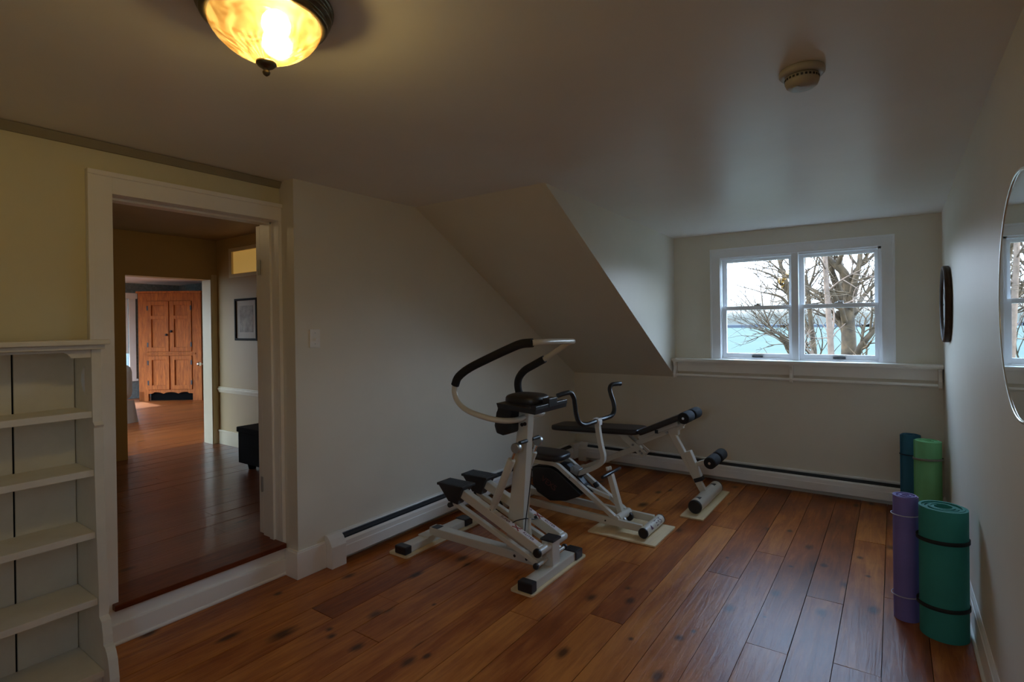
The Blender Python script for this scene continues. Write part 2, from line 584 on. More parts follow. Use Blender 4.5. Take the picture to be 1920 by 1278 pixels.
def mat_glass(name, tint=(0.96, 0.98, 0.98), gloss=0.06):
    mt = bpy.data.materials.new(name)
    t = NT(mt)
    t.t.nodes.remove(t.b)
    out = t.t.nodes['Material Output']
    tr = t.n('ShaderNodeBsdfTransparent', Color=tint + (1,))
    gl = t.n('ShaderNodeBsdfGlossy', Roughness=0.02)
    mx = t.n('ShaderNodeMixShader')
    fr = t.n('ShaderNodeFresnel', IOR=1.5)
    ge = t.n('ShaderNodeNewGeometry')
    sb = t.n('ShaderNodeMath', operation='SUBTRACT')
    sb.inputs[0].default_value = 1.0
    t.l(ge.outputs['Backfacing'], sb.inputs[1])
    ml = t.n('ShaderNodeMath', operation='MULTIPLY')
    t.l(fr.outputs[0], ml.inputs[0])
    t.l(sb.outputs[0], ml.inputs[1])
    t.l(ml.outputs[0], mx.inputs[0])
    t.l(tr.outputs[0], mx.inputs[1])
    t.l(gl.outputs[0], mx.inputs[2])
    t.l(mx.outputs[0], out.inputs[0])
    return mt


def mat_emit(name, col, strength):
    mt = bpy.data.materials.new(name)
    t = NT(mt)
    t.b.inputs['Base Color'].default_value = tuple(col) + (1,)
    t.b.inputs['Emission Color'].default_value = tuple(col) + (1,)
    t.b.inputs['Emission Strength'].default_value = strength
    return mt


def mat_lampshade():
    """etched amber glass: tinted see-through mixed with frosted translucency, with swirls and flutes"""
    mt = bpy.data.materials.new('etched_amber_glass')
    t = NT(mt)
    t.t.nodes.remove(t.b)
    out = t.t.nodes['Material Output']
    tc = t.n('ShaderNodeTexCoord')
    nz = t.n('ShaderNodeTexNoise', Scale=16.0, Detail=3.0, Distortion=2.2)
    t.l(tc.outputs['Object'], nz.inputs['Vector'])
    rp = t.n('ShaderNodeValToRGB')
    rp.color_ramp.elements[0].position = 0.38
    rp.color_ramp.elements[1].position = 0.62
    rp.color_ramp.elements[0].color = (0.80, 0.34, 0.07, 1)
    rp.color_ramp.elements[1].color = (0.95, 0.62, 0.20, 1)
    t.l(nz.outputs['Fac'], rp.inputs[0])
    tl = t.n('ShaderNodeBsdfTranslucent')
    t.l(rp.outputs[0], tl.inputs['Color'])
    tr = t.n('ShaderNodeBsdfTransparent')
    tr.inputs['Color'].default_value = (1.0, 0.80, 0.42, 1)
    gl = t.n('ShaderNodeBsdfGlossy', Roughness=0.15)
    m1 = t.n('ShaderNodeMixShader')
    sp = t.n('ShaderNodeSeparateXYZ')
    t.l(tc.outputs['Object'], sp.inputs[0])
    an = t.n('ShaderNodeMath', operation='ARCTAN2')
    t.l(sp.outputs['Y'], an.inputs[0])
    t.l(sp.outputs['X'], an.inputs[1])
    fl = t.n('ShaderNodeMath', operation='MULTIPLY')
    fl.inputs[1].default_value = 32.0
    t.l(an.outputs[0], fl.inputs[0])
    fs = t.n('ShaderNodeMath', operation='SINE')
    t.l(fl.outputs[0], fs.inputs[0])
    zm = t.n('ShaderNodeMapRange')
    zm.inputs['From Min'].default_value = -0.126
    zm.inputs['From Max'].default_value = -0.118
    zm.inputs['To Min'].default_value = 0.05
    zm.inputs['To Max'].default_value = 0.0
    t.l(sp.outputs['Z'], zm.inputs['Value'])
    fm = t.n('ShaderNodeMath', operation='MULTIPLY')
    t.l(fs.outputs[0], fm.inputs[0])
    t.l(zm.outputs[0], fm.inputs[1])
    ns = t.n('ShaderNodeMapRange')
    ns.inputs['From Min'].default_value = 0.36
    ns.inputs['From Max'].default_value = 0.64
    ns.inputs['To Min'].default_value = 0.08
    ns.inputs['To Max'].default_value = 0.17
    t.l(nz.outputs['Fac'], ns.inputs['Value'])
    fa = t.n('ShaderNodeMath', operation='ADD')
    t.l(fm.outputs[0], fa.inputs[0])
    t.l(ns.outputs[0], fa.inputs[1])
    t.l(fa.outputs[0], m1.inputs[0])
    t.l(tr.outputs[0], m1.inputs[1])
    t.l(tl.outputs[0], m1.inputs[2])
    rf = t.n('ShaderNodeBsdfRefraction', Roughness=0.42, IOR=1.12)
    rf.inputs['Color'].default_value = (1.0, 0.72, 0.30, 1)
    m3 = t.n('ShaderNodeMixShader')
    m3.inputs[0].default_value = 0.14
    t.l(m1.outputs[0], m3.inputs[1])
    t.l(rf.outputs[0], m3.inputs[2])
    m2 = t.n('ShaderNodeMixShader')
    m2.inputs[0].default_value = 0.05
    t.l(m3.outputs[0], m2.inputs[1])
    t.l(gl.outputs[0], m2.inputs[2])
    t.l(m2.outputs[0], out.inputs[0])
    return mt


def mat_water():
    mt = bpy.data.materials.new('lake_water')
    t = NT(mt)
    df = t.n('ShaderNodeBsdfDiffuse')
    tc = t.n('ShaderNodeTexCoord')
    mp = t.n('ShaderNodeMapping')
    mp.inputs['Scale'].default_value = (0.004, 0.03, 1)
    t.l(tc.outputs['Object'], mp.inputs[0])
    nz = t.n('ShaderNodeTexNoise', Scale=1.0, Detail=5.0)
    t.l(mp.outputs[0], nz.inputs['Vector'])
    rp = t.n('ShaderNodeValToRGB')
    rp.color_ramp.elements[0].position = 0.35
    rp.color_ramp.elements[1].position = 0.7
    rp.color_ramp.elements[0].color = (0.070, 0.090, 0.080, 1)
    rp.color_ramp.elements[1].color = (0.078, 0.096, 0.084, 1)
    t.l(nz.outputs['Fac'], rp.inputs[0])
    t.l(rp.outputs[0], df.inputs['Color'])
    t.l(df.outputs[0], t.t.nodes['Material Output'].inputs[0])
    t.t.nodes.remove(t.b)
    return mt


M['glass'] = mat_glass('window_glass')
M['lampshade'] = mat_lampshade()
M['bulb'] = mat_emit('bulb_glow', (1.0, 0.89, 0.58), 102.0)
M['transom'] = mat_emit('lit_transom_glass', (1.0, 0.62, 0.16), 0.22)
M['globe'] = mat_emit('globe_glow', (1.0, 0.72, 0.36), 14.0)  # glow of the unseen lamp added in the hall
M['water'] = mat_water()

KNOTS = [(0.54, -2.93, .03, .07), (0.70, -2.66, .022, .05), (1.69, -2.52, .035, .05), (1.63, -2.40, .022, .035), (0.07, -3.51, .02, .03),
         (0.60, -3.57, .022, .028), (0.66, -3.60, .022, .03), (0.26, -3.88, .03, .07), (2.23, -1.02, .022, .03), (2.48, -1.50, .03, .035),
         (2.01, -2.71, .026, .035), (1.83, -2.84, .016, .02), (2.65, -1.26, .022, .03), (0.83, -3.59, .03, .05), (1.14, -3.46, .02, .03),
         (0.86, -3.12, .014, .02), (1.74, -2.36, .012, .02), (0.45, -3.72, .05, .09), (2.32, -1.62, .018, .02), (2.70, -1.52, .018, .022),
         (1.30, -1.60, .03, .09), (1.18, -1.05, .05, .09), (2.05, -2.62, .015, .02), (2.30, -2.30, .010, .014), (1.98, -1.70, .014, .022)]
M['floor'] = boards('pine_floor', (0.085, 0.021, 0.005), (0.32, 0.083, 0.015), (0.62, 0.235, 0.052), rough=0.33, knots=KNOTS, coat=0.0, spec=0.36)
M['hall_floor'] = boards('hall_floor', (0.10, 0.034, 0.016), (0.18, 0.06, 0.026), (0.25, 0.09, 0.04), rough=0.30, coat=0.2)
M['far_floor'] = boards('far_floor', (0.20, 0.046, 0.009), (0.38, 0.105, 0.020), (0.50, 0.16, 0.036), rough=0.38, coat=0.2)

# ------------------------------------------------------------------ room shell
W, HC, HWL, HWR = 3.132, 2.3125, 2.262, 2.250
YS, XD, HK = -2.3585, 1.103, 0.929
YA = -3.339           # front corner of the left wall
XE = -0.141           # face of the entry wall
YF = -5.75            # wall behind the camera
DY0, DY1 = -4.187, -3.361
ZD0, ZD1 = 0.19, 2.08
XH = -0.32            # hall side of the entry wall
ROOMC = (0, 0, 0)


def floorboards(name, material, x_edges, y0, y1, ztop, ends, rnd, th=0.02, gap=0.0034, base=None):
    """one mesh of separate boards along Y with thin dark joints between them"""
    bm = bmesh.new()
    lay = bm.loops.layers.float_color.new('tone')
    for a, b in zip(x_edges, x_edges[1:]):
        key = round((a + b) / 2, 2)
        cuts = sorted(ends.get(key, [y0 + rnd.uniform(0.4, 2.6), y0 + rnd.uniform(3.0, 5.0)]))
        ys = [y0] + [c for c in cuts if y0 + 0.2 < c < y1 - 0.2] + [y1]
        for c, d in zip(ys, ys[1:]):
            g = gap * rnd.uniform(0.5, 1.3)
            tone = (rnd.random(), rnd.random(), rnd.random(), 1)
            tilt = rnd.uniform(-0.0009, 0.0009)
            cup = rnd.uniform(0.0, 0.0004)
            prof = []
            for k in range(7):
                u = k / 6
                x = a + g / 2 + (b - a - g) * u
                zz = ztop - cup * (2 * u - 1) ** 2 + tilt * (2 * u - 1)
                prof.append((x, zz))
            n_seg = 2
            cols = [[bm.verts.new((x, c + g / 2 + (d - c - g) * j / n_seg, zz)) for x, zz in prof] for j in range(n_seg + 1)]
            lows = [[bm.verts.new((v.co.x, v.co.y, ztop - th)) for v in (cl[0], cl[-1])] for cl in cols]
            fs = []
            for p, q in zip(cols, cols[1:]):
                for k in range(6):
                    f = bm.faces.new((p[k], p[k + 1], q[k + 1], q[k]))
                    fs.append(f)
            for j in range(n_seg):
                fs.append(bm.faces.new((cols[j][0], cols[j + 1][0], lows[j + 1][0], lows[j][0])))
                fs.append(bm.faces.new((cols[j + 1][-1], cols[j][-1], lows[j][1], lows[j + 1][1])))
            fs.append(bm.faces.new(cols[0][::-1] + [lows[0][0], lows[0][1]]))
            fs.append(bm.faces.new(cols[-1] + [lows[-1][1], lows[-1][0]]))
            for f in fs:
                for lp in f.loops:
                    lp[lay] = tone
    if base:
        for f in _slab(bm, *base):
            for lp in f.loops:
                lp[lay] = (0.0, 0.5, 0.5, 1)
    me = bpy.data.meshes.new(name)
    bm.to_mesh(me)
    bm.free()
    me.materials.append(material)
    o = bpy.data.objects.new(name, me)
    COL.objects.link(o)
    return struct(o)


def _slab(bm, lo, hi):
    x0, y0, z0 = lo
    x1, y1, z1 = hi
    vs = [bm.verts.new(c) for c in ((x0, y0, z0), (x1, y0, z0), (x1, y1, z0), (x0, y1, z0), (x0, y0, z1), (x1, y0, z1), (x1, y1, z1), (x0, y1, z1))]
    return [bm.faces.new([vs[i] for i in q]) for q in ((0, 3, 2, 1), (4, 5, 6, 7), (0, 1, 5, 4), (1, 2, 6, 5), (2, 3, 7, 6), (3, 0, 4, 7))]


rnd = random.Random(11)
edges = [-0.141, 0.02, 0.19, 0.358, 0.534, 0.70, 0.885, 1.05, 1.225, 1.40, 1.575, 1.75, 1.925, 2.105, 2.27, 2.44, 2.608, 2.777, 2.95, 3.132]
ends = {0.45: [-3.50, -1.3], 0.79: [-3.51, -1.9], 2.02: [-1.95, -3.9], 2.36: [-2.456, -0.7], 2.52: [-1.955, -4.2], 2.69: [-2.53, -0.95], 1.84: [-3.3, -1.2],
        2.19: [-3.6, -1.5], 2.86: [-3.3, -1.75], 1.31: [-2.95, -1.1], 1.49: [-2.1, -4.2], 1.66: [-2.75, -0.9]}
floorboards('floor', M['floor'], edges, YF, 0.0, 0.0, ends, rnd, base=((XE, YF, -0.16), (W, 0.0, -0.02)))
he = [-3.45 + 0.1925 * i for i in range(17)]
he[-1] = -0.30
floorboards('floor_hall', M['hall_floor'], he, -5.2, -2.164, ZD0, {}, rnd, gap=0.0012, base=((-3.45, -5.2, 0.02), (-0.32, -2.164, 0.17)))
fe = [-8.6 + 0.206 * i for i in range(26)]
fe[-1] = -3.45
floorboards('floor_far', M['far_floor'], fe, -4.6, -0.25, ZD0, {}, rnd, gap=0.0012, base=((-8.6, -4.6, 0.02), (-3.45, -0.25, 0.17)))

b = MB()
zt = HC + 0.10
b.box((-0.15, YF, HC), (W, YS, zt))
b.prism([(XD, YS, HC), (W, YS, HC), (W, 0, HWR), (XD, 0, HWL)], (0, 0, 0.12))
struct(b.build('ceiling', M['ceiling']))

b = MB()
b.prism([(0, YA, 0), (0, 0, 0), (0, 0, HK), (0, YS, HC), (0, YA, HC)], (-0.15, 0, 0))
struct(b.build('wall_left', M['wall']))
b = MB()
n_ = V(0, -(HC - HK), YS).normalized()   # outward of the room, used for thickness
b.prism([(-0.15, YS, HC), (XD - 0.0405, YS, HC), (XD - 0.0405, 0.0, HK), (-0.15, 0.0, HK)], (0, 0.09, 0.12))
struct(b.build('wall_slope', M['wall']))
b = MB()
b.prism([(XD, YS, HC), (XD, 0, HWL), (XD, 0, HK)], (-0.04, 0, 0))
struct(b.build('wall_dormer', M['wall']))

WX0, WX1, WZ0, WZ1 = 1.52, 2.755, 1.115, 2.035      # rough window opening
b = MB()
b.box((-0.15, 0, -0.1), (W, 0.12, HK))
b.box((XD - 0.06, 0, HK), (W, 0.12, WZ0))
b.box((XD - 0.06, 0, WZ0), (WX0, 0.12, HC + 0.1))
b.box((WX1, 0, WZ0), (W, 0.12, HC + 0.1))
b.box((WX0, 0, WZ1), (WX1, 0.12, HC + 0.1))
struct(b.build('wall_back', M['wall']))
b = MB()
b.box((W, YF - 0.1, -0.1), (W + 0.1, 0.12, HC + 0.1))
struct(b.build('wall_right', M['wall']))
b = MB()
b.box((-0.32, YF - 0.1, -0.1), (2.22, YF, HC + 0.1))
b.box((2.60, YF - 0.1, -0.1), (W, YF, HC + 0.1))
b.box((2.22, YF - 0.1, -0.1), (2.60, YF, 1.15))
b.box((2.22, YF - 0.1, 1.90), (2.60, YF, HC + 0.1))
struct(b.build('wall_front', M['wall']))
fw5 = thing('window_5', None, None, (2.41, YF, 0.90), kind='structure')  # unseen window added behind the camera for fill daylight
b = MB()
for lo, hi in (((2.22, 1.15), (2.26, 1.90)), ((2.56, 1.15), (2.60, 1.90)), ((2.22, 1.15), (2.60, 1.19)), ((2.22, 1.86), (2.60, 1.90)), ((2.22, 1.50), (2.60, 1.53))):
    b.box((lo[0], YF - 0.07, lo[1]), (hi[0], YF - 0.02, hi[1]))
b.build('sash', M['trim'], fw5)
b = MB()
b.box((2.25, YF - 0.047, 1.18), (2.57, YF - 0.043, 1.87))
b.build('pane', M['glass'], fw5)
b = MB()
b.box((XH, YF, -0.1), (XE, DY0, HC + 0.1))
b.box((XH, DY0, ZD1), (XE, YA, HC + 0.1))
b.box((XH, DY0, -0.1), (XE, YA, 0.16))
b.box((XH, YA + 0.0005, -0.1), (-0.1505, 0.12, HC + 0.15))
struct(b.build('wall_entry', M['wall_yellow']))

# dark strip painted for the shadow gap where the entry wall meets the ceiling
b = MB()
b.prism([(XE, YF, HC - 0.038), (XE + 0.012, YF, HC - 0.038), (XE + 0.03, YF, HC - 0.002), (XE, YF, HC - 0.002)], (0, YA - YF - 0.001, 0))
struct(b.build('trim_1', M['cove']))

# door casing of the entry opening
b = MB()
b.box((XE, -4.277, 0.0), (-0.119, DY0, 2.168), 0.002)
b.box((XE, DY0, ZD1), (-0.119, YA - 0.001, 2.168), 0.002)
b.box((XE, DY1, 0.165), (-0.119, YA - 0.001, ZD1), 0.002)
b.box((XE, -4.285, 0.0), (-0.106, -4.265, 2.1555), 0.003)
b.box((XE, -4.285, 2.156), (-0.106, YA - 0.001, 2.178), 0.003)
b.box((XH, DY0 - 0.001, ZD0), (XE, DY0 + 0.0005, ZD1), 0.0)
b.box((XH, DY1, ZD0), (XE, YA - 0.001, ZD1), 0.0)
b.box((XH, DY0, ZD1 - 0.001), (XE, YA - 0.001, ZD1 + 0.001))
b.box((-0.235, DY1 - 0.012, ZD0), (-0.195, DY1 + 0.002, ZD1), 0.001)
b.box((-0.235, DY0 - 0.002, ZD0), (-0.195, DY0 + 0.012, ZD1), 0.001)
b.box((-0.235, DY0, ZD1 - 0.012), (-0.195, DY1, ZD1 + 0.002), 0.001)
struct(b.build('trim_2', M['trim']))
# riser under the threshold, its base board and the worn red nosing
b = MB()
b.box((XE, -4.262, 0.0), (-0.117, YA - 0.001, 0.162), 0.0015)
b.box((XE, -4.262, 0.0), (-0.102, YA - 0.001, 0.095), 0.003)
b.cyl((-0.106, -4.262, 0.008), (-0.106, YA - 0.001, 0.008), 0.012, n=10)
struct(b.build('baseboard_entry', M['trim']))
b = MB()
b.box((XH - 0.002, -4.212, 0.1625), (-0.086, DY1 + 0.004, ZD0), 0.004)
struct(b.build('trim_3', M['nosing']))
# baseboard round the foot of the left wall
b = MB()
for t_, z0, z1 in ((0.02, 0.0, 0.149), (0.014, 0.149, 0.158)):
    b.prism([(-0.10, YA - t_, z0), (t_, YA - t_, z0), (t_, -3.165, z0), (0.0005, -3.165, z0), (0.0005, YA - 0.0005, z0), (-0.10, YA - 0.0005, z0)], (0, 0, z1 - z0), 0.0015)
struct(b.build('baseboard_left', M['trim']))
b = MB()
b.box((W - 0.016, YF, 0), (W, -0.085, 0.125), 0.003)
b.prism([(W, YF, 0.122), (W - 0.014, YF, 0.122), (W - 0.009, YF, 0.136), (W - 0.003, YF, 0.146), (W, YF, 0.146)], (0, -YF - 0.085, 0))
b.cyl((W - 0.018, YF, 0.008), (W - 0.018, -0.085, 0.008), 0.010, n=10)
struct(b.build('baseboard_right', M['trim']))

# ------------------------------------------------------------------ window
win = thing('window_1', None, None, (2.145, 0, 1.12), kind='structure')
b = MB()
b.box((1.454, -0.02, 1.115), (1.535, 0.0, 2.035), 0.002)
b.box((2.755, -0.02, 1.115), (2.836, 0.0, 2.035), 0.002)
b.box((1.454, -0.0205, 2.033), (2.836, 0.0, 2.113), 0.002)
b.box((1.446, -0.028, 2.10), (2.844, 0.0, 2.118), 0.003)
b.box((1.446, -0.0276, 1.115), (1.462, 0.0, 2.104), 0.003)
b.box((2.828, -0.0276, 1.115), (2.844, 0.0, 2.104), 0.003)
b.box((2.118, -0.016, 1.115), (2.172, 0.10, 2.035), 0.002)
b.box((1.52, 0.0, 1.115), (1.54, 0.10, 2.035))
b.box((2.735, 0.0, 1.115), (2.755, 0.10, 2.035))
b.box((1.52, 0.0, 2.018), (2.755, 0.10, 2.035))
b.box((1.52, -0.004, 1.10), (2.755, 0.12, 1.122))
b.build('casing', M['window_white'], win)
for (sx0, sx1) in ((1.541, 2.117), (2.173, 2.734)):
    for nm, z0, z1, y0, y1, bot, top in (('upper_sash', 1.556, 2.017, 0.058, 0.088, 0.034, 0.024), ('lower_sash', 1.123, 1.592, 0.024, 0.054, 0.044, 0.034)):
        b = MB()
        st = 0.036
        b.box((sx0, y0, z0), (sx0 + st, y1, z1), 0.002)
        b.box((sx1 - st * 0.72, y0, z0), (sx1, y1, z1), 0.002)
        b.box((sx0 + st - 0.003, y0 + 0.0008, z0 + 0.0006), (sx1 - st * 0.72 + 0.003, y1 - 0.0008, z0 + bot), 0.002)
        b.box((sx0 + st - 0.003, y0 + 0.0008, z1 - top), (sx1 - st * 0.72 + 0.003, y1 - 0.0008, z1 - 0.0006), 0.002)
        sa = b.build(nm, M['window_white'], win)
        b = MB()
        ym = (y0 + y1) / 2
        b.box((sx0 + st - 0.004, ym - 0.002, z0 + bot - 0.004), (sx1 - st * 0.72 + 0.004, ym + 0.002, z1 - top + 0.004))
        b.build('pane', M['glass'], sa)
        if nm == 'lower_sash':
            xm = (sx0 + sx1) / 2 + 0.01
            b = MB()
            b.box((xm - 0.045, 0.006, 1.134), (xm + 0.045, 0.024, 1.152), 0.004)
            b.build('lift_handle', M['gunmetal'], sa)
            b = MB()
            b.box((xm - 0.03, 0.03, 1.592), (xm + 0.03, 0.054, 1.603), 0.003)
            b.cyl((xm, 0.042, 1.60), (xm, 0.042, 1.612), 0.012, n=12)
            b.box((xm - 0.004, 0.036, 1.605), (xm + 0.034, 0.046, 1.613), 0.002)
            b.build('sash_lock', M['dull_metal'], sa)

# ledge shelf with peg rail under the window
sh = thing('wall_ledge', 'long white painted ledge shelf with hanging rod under the window', 'shelf', (2.12, 0, 0.93))
b = MB()
b.box((1.108, -0.118, 1.092), (W - 0.002, -0.0005, 1.114), 0.004)
b.box((1.112, -0.106, 1.080), (W - 0.002, -0.0005, 1.092), 0.003)
b.build('ledge_board', M['trim'], sh)
b = MB()
b.box((1.112, -0.020, 0.988), (W - 0.002, -0.0005, 1.080), 0.003)
b.build('back_board', M['trim'], sh)
for bx in (1.126, 2.118, W - 0.022):
    b = MB()
    prof = [(-0.0205, 1.0795), (-0.098, 1.0795), (-0.100, 1.066), (-0.086, 1.052), (-0.078, 1.036), (-0.080, 1.010), (-0.094, 0.985), (-0.098, 0.962), (-0.092, 0.940), (-0.078, 0.928), (-0.060, 0.930), (-0.045, 0.945), (-0.0205, 0.955)]
    b.prism([(bx - 0.011, y, z) for y, z in prof], (0.022, 0, 0), 0.002)
    b.build('bracket', M['trim'], sh)
b = MB()
b.cyl((1.138, -0.076, 0.958), (2.106, -0.076, 0.958), 0.0125, n=16)
b.cyl((2.130, -0.076, 0.958), (W - 0.034, -0.076, 0.958), 0.0125, n=16)
b.build('hanging_rod', M['trim'], sh)

# ------------------------------------------------------------------ baseboard heaters
hp = [(0.004, 0.0), (0.004, 0.198), (0.020, 0.200), (0.026, 0.193), (0.022, 0.190), (0.012, 0.188), (0.012, 0.05)]


def heater_profile(at, length_vec, o):
    """at(d, z) -> world point: d is the distance from the wall"""
    def run(b, pts):
        b.prism([at(d, z) for d, z in pts], length_vec)
    b = MB()
    run(b, [(0.002, 0.035), (0.002, 0.188), (0.010, 0.188), (0.010, 0.035)])
    run(b, [(0.002, 0.182), (0.002, 0.190), (0.024, 0.186), (0.027, 0.180), (0.023, 0.180), (0.020, 0.181)])
    run(b, [(0.050, 0.148), (0.054, 0.152), (0.066, 0.139), (0.068, 0.112), (0.070, 0.108), (0.070, 0.046), (0.060, 0.040), (0.060, 0.044), (0.066, 0.05), (0.066, 0.104), (0.064, 0.112), (0.062, 0.136)])
    cover = b.build('cover', M['heater'], o)
    b = MB()
    run(b, [(0.012, 0.045), (0.012, 0.168), (0.040, 0.146), (0.060, 0.128), (0.060, 0.045)])
    b.build('heating_fins', M['heater_dark'], o)
    b = MB()
    run(b, [(0.028, 0.166), (0.028, 0.1685), (0.046, 0.158), (0.046, 0.1555)])
    b.build('damper_blade', M['heater_dark'], o)
    return cover


hl = thing('baseboard_heater', 'white baseboard heater along the left wall behind the stepper', 'heater', (0.03, -1.6, 0), group='baseboard heaters')
heater_profile(lambda d, z: (d + 0.001, -3.06, z), (0, 2.90, 0), hl)
b = MB()
cap = [(0.001, 0.0), (0.001, 0.192), (0.026, 0.190), (0.050, 0.168), (0.073, 0.128), (0.073, 0.0)]
b.prism([(d, -3.163, z) for d, z in cap], (0, 0.104, 0), 0.002)
b.build('end_cap', M['heater'], hl)

hb = thing('baseboard_heater', 'long white baseboard heater along the back wall under the window', 'heater', (1.5, -0.03, 0), group='baseboard heaters')
heater_profile(lambda d, z: (0.168, -d - 0.001, z), (2.76, 0, 0), hb)
b = MB()
b.prism([(0.075, -d, z) for d, z in cap], (0.094, 0, 0), 0.002)
b.box((0.002, -0.158, 0.03), (0.074, -0.002, 0.185), 0.003)
b.build('corner_cover', M['heater'], hb)
b = MB()
b.prism([(2.927, -d, z) for d, z in cap], (0.04, 0, 0), 0.002)
b.build('end_cap', M['heater'], hb)

# ------------------------------------------------------------------ light switch
sw = thing('light_switch', 'white toggle light switch plate on left wall beside doorway', 'switch', (0, -3.211, 1.385))
b = MB()
b.box((0.0005, -3.246, 1.330), (0.007, -3.177, 1.440), 0.002)
b.build('switch_plate', M['switch'], sw)
b = MB()
b.obox((0.012, -3.2115, 1.382), V(0.011, 0, -0.004), V(0, 0.005, 0), V(0.002, 0, 0.006), 0.001)
b.build('toggle', M['switch'], sw)
for z in (1.352, 1.418):
    b = MB()
    b.cyl((0.0065, -3.2115, z), (0.0082, -3.2115, z), 0.0035, n=12)
    b.build('screw', M['dull_metal'], sw)

# ------------------------------------------------------------------ ceiling lamp
LX, LY = 1.475, -4.37
lamp = thing('ceiling_lamp', 'flush ceiling lamp with glowing amber glass bowl and bronze base', 'lamp', (LX, LY, HC))
b = MB()
b.lathe([(0.02, -0.0005), (0.166, -0.0005), (0.173, -0.006), (0.172, -0.013), (0.165, -0.016), (0.162, -0.020), (0.167, -0.027), (0.165, -0.032), (0.156, -0.036), (0.153, -0.040), (0.158, -0.047), (0.154, -0.053), (0.143, -0.056), (0.138, -0.050), (0.13, -0.036), (0.02, -0.02)], (LX, LY, HC), n=72)
base = b.build('base_pan', M['bronze'], lamp)
b = MB()
flute = lambda a, r, h: 1 + (0.014 * abs(sin(a * 16)) if h < -0.120 else 0.006 * sin(a * 8))
b.lathe([(0.137, -0.050), (0.1385, -0.058), (0.137, -0.068), (0.131, -0.082), (0.120, -0.098), (0.103, -0.114), (0.082, -0.129), (0.060, -0.141), (0.041, -0.150), (0.027, -0.157), (0.018, -0.162), (0.010, -0.164)], (LX, LY, HC), n=128, closed=False, wob=flute)
b.build('glass_bowl', M['lampshade'], lamp)
b = MB()
b.lathe([(0.004, -0.154), (0.025, -0.157), (0.026, -0.163), (0.019, -0.170), (0.010, -0.175), (0.007, -0.179), (0.010, -0.184), (0.008, -0.190), (0.003, -0.194), (0.001, -0.195)], (LX, LY, HC), n=24)
b.build('finial', M['bronze'], lamp)
for dx, dy in ((-0.018, 0.040), (0.060, -0.008)):
    b = MB()
    b.ball((LX + dx, LY + dy, HC - 0.080), 0.034)
    b.build('bulb', M['bulb'], lamp)

# ------------------------------------------------------------------ smoke detector
sd = thing('smoke_detector', 'round white smoke detector on the ceiling', 'detector', (2.58, -3.075, HC))
b = MB()
b.lathe([(0.01, -0.001), (0.068, -0.001), (0.071, -0.006), (0.071, -0.016), (0.066, -0.022), (0.058, -0.023), (0.01, -0.02)], (2.58, -3.075, HC), n=48)
b.build('mounting_base', M['detector'], sd)
b = MB()
b.lathe([(0.01, -0.022), (0.053, -0.026), (0.053, -0.044), (0.048, -0.056), (0.040, -0.062), (0.012, -0.064)], (2.58, -3.075, HC), n=48)
b.build('housing', M['detector'], sd)
b = MB()
b.cyl((2.565, -3.10, HC - 0.0632), (2.565, -3.10, HC - 0.0665), 0.011, n=20)
b.build('test_button', M['detector'], sd)
b = MB()
for k in range(26):
    a = 2 * pi * k / 26
    b.obox((2.58 + 0.0535 * cos(a), -3.075 + 0.0535 * sin(a), HC - 0.034), V(cos(a), sin(a), 0) * 0.0006, V(-sin(a), cos(a), 0) * 0.0035, V(0, 0, 0.0035))
b.build('vent', M['black'], sd)

# ------------------------------------------------------------------ right wall: clock and mirror
ck = thing('wall_clock', 'round wall clock with deep dark wooden rim on right wall', 'clock', (W, -0.60, 1.55))
ax = (-1, 0, 0)
b = MB()
b.lathe([(0.01, 0.001), (0.245, 0.001), (0.252, 0.006), (0.252, 0.030), (0.247, 0.038), (0.238, 0.038), (0.230, 0.030), (0.228, 0.016), (0.01, 0.014)], (W, -0.60, 1.55), ax, n=64)
rim = b.build('rim', M['clock_rim'], ck)
b = MB()
b.cyl((W - 0.0165, -0.60, 1.55), (W - 0.0185, -0.60, 1.55), 0.2275, n=64)
b.build('dial', M['clock_face'], ck)
for k in range(12):
    a = 2 * pi * k / 12
    L_ = 0.026 if k % 3 == 0 else 0.014
    b = MB()
    b.obox((W - 0.0190, -0.60 + 0.195 * sin(a), 1.55 + 0.195 * cos(a)), V(0.0006, 0, 0), V(0, cos(a), -sin(a)) * (0.006 if k % 3 == 0 else 0.003), V(0, sin(a), cos(a)) * L_)
    b.build('hour_mark', M['black'], ck)
for nm, a, L_, w_ in (('hour_hand', radians(305), 0.11, 0.007), ('minute_hand', radians(60), 0.17, 0.005)):
    b = MB()
    b.obox((W - 0.0205, -0.60 + L_ / 2 * sin(a), 1.55 + L_ / 2 * cos(a)), V(0.0006, 0, 0), V(0, cos(a), -sin(a)) * w_, V(0, sin(a), cos(a)) * L_ / 2)
    b.build(nm, M['black'], ck)

MY, MZ, MR = -3.145, 1.51, 0.345
mir = thing('wall_mirror', 'large round frameless mirror on right wall in front of the clock', 'mirror', (W, MY, MZ))
b = MB()
b.lathe([(0.01, 0.001), (MR - 0.012, 0.001), (MR - 0.004, 0.003), (MR - 0.004, 0.013), (0.01, 0.013)], (W, MY, MZ), ax, n=96)
b.build('backing', M['mirror_back'], mir)
b = MB()
b.lathe([(MR - 0.03, 0.0135), (MR, 0.0135), (MR, 0.0155), (MR - 0.026, 0.0195), (0.01, 0.0196)], (W, MY, MZ), ax, n=128)
o = b.build('mirror_glass', M['mirror'], mir)
b2 = MB()
b2.lathe([(MR + 0.0055 * cos(2 * pi * k / 12), 0.0145 + 0.0055 * sin(2 * pi * k / 12)) for k in range(12)] + [(MR + 0.0055, 0.0145)], (W, MY, MZ), ax, n=128, closed=False)
b2.build('polished_edge', M['polish'], mir)
for f in o.data.polygons:
    f.use_smooth = False

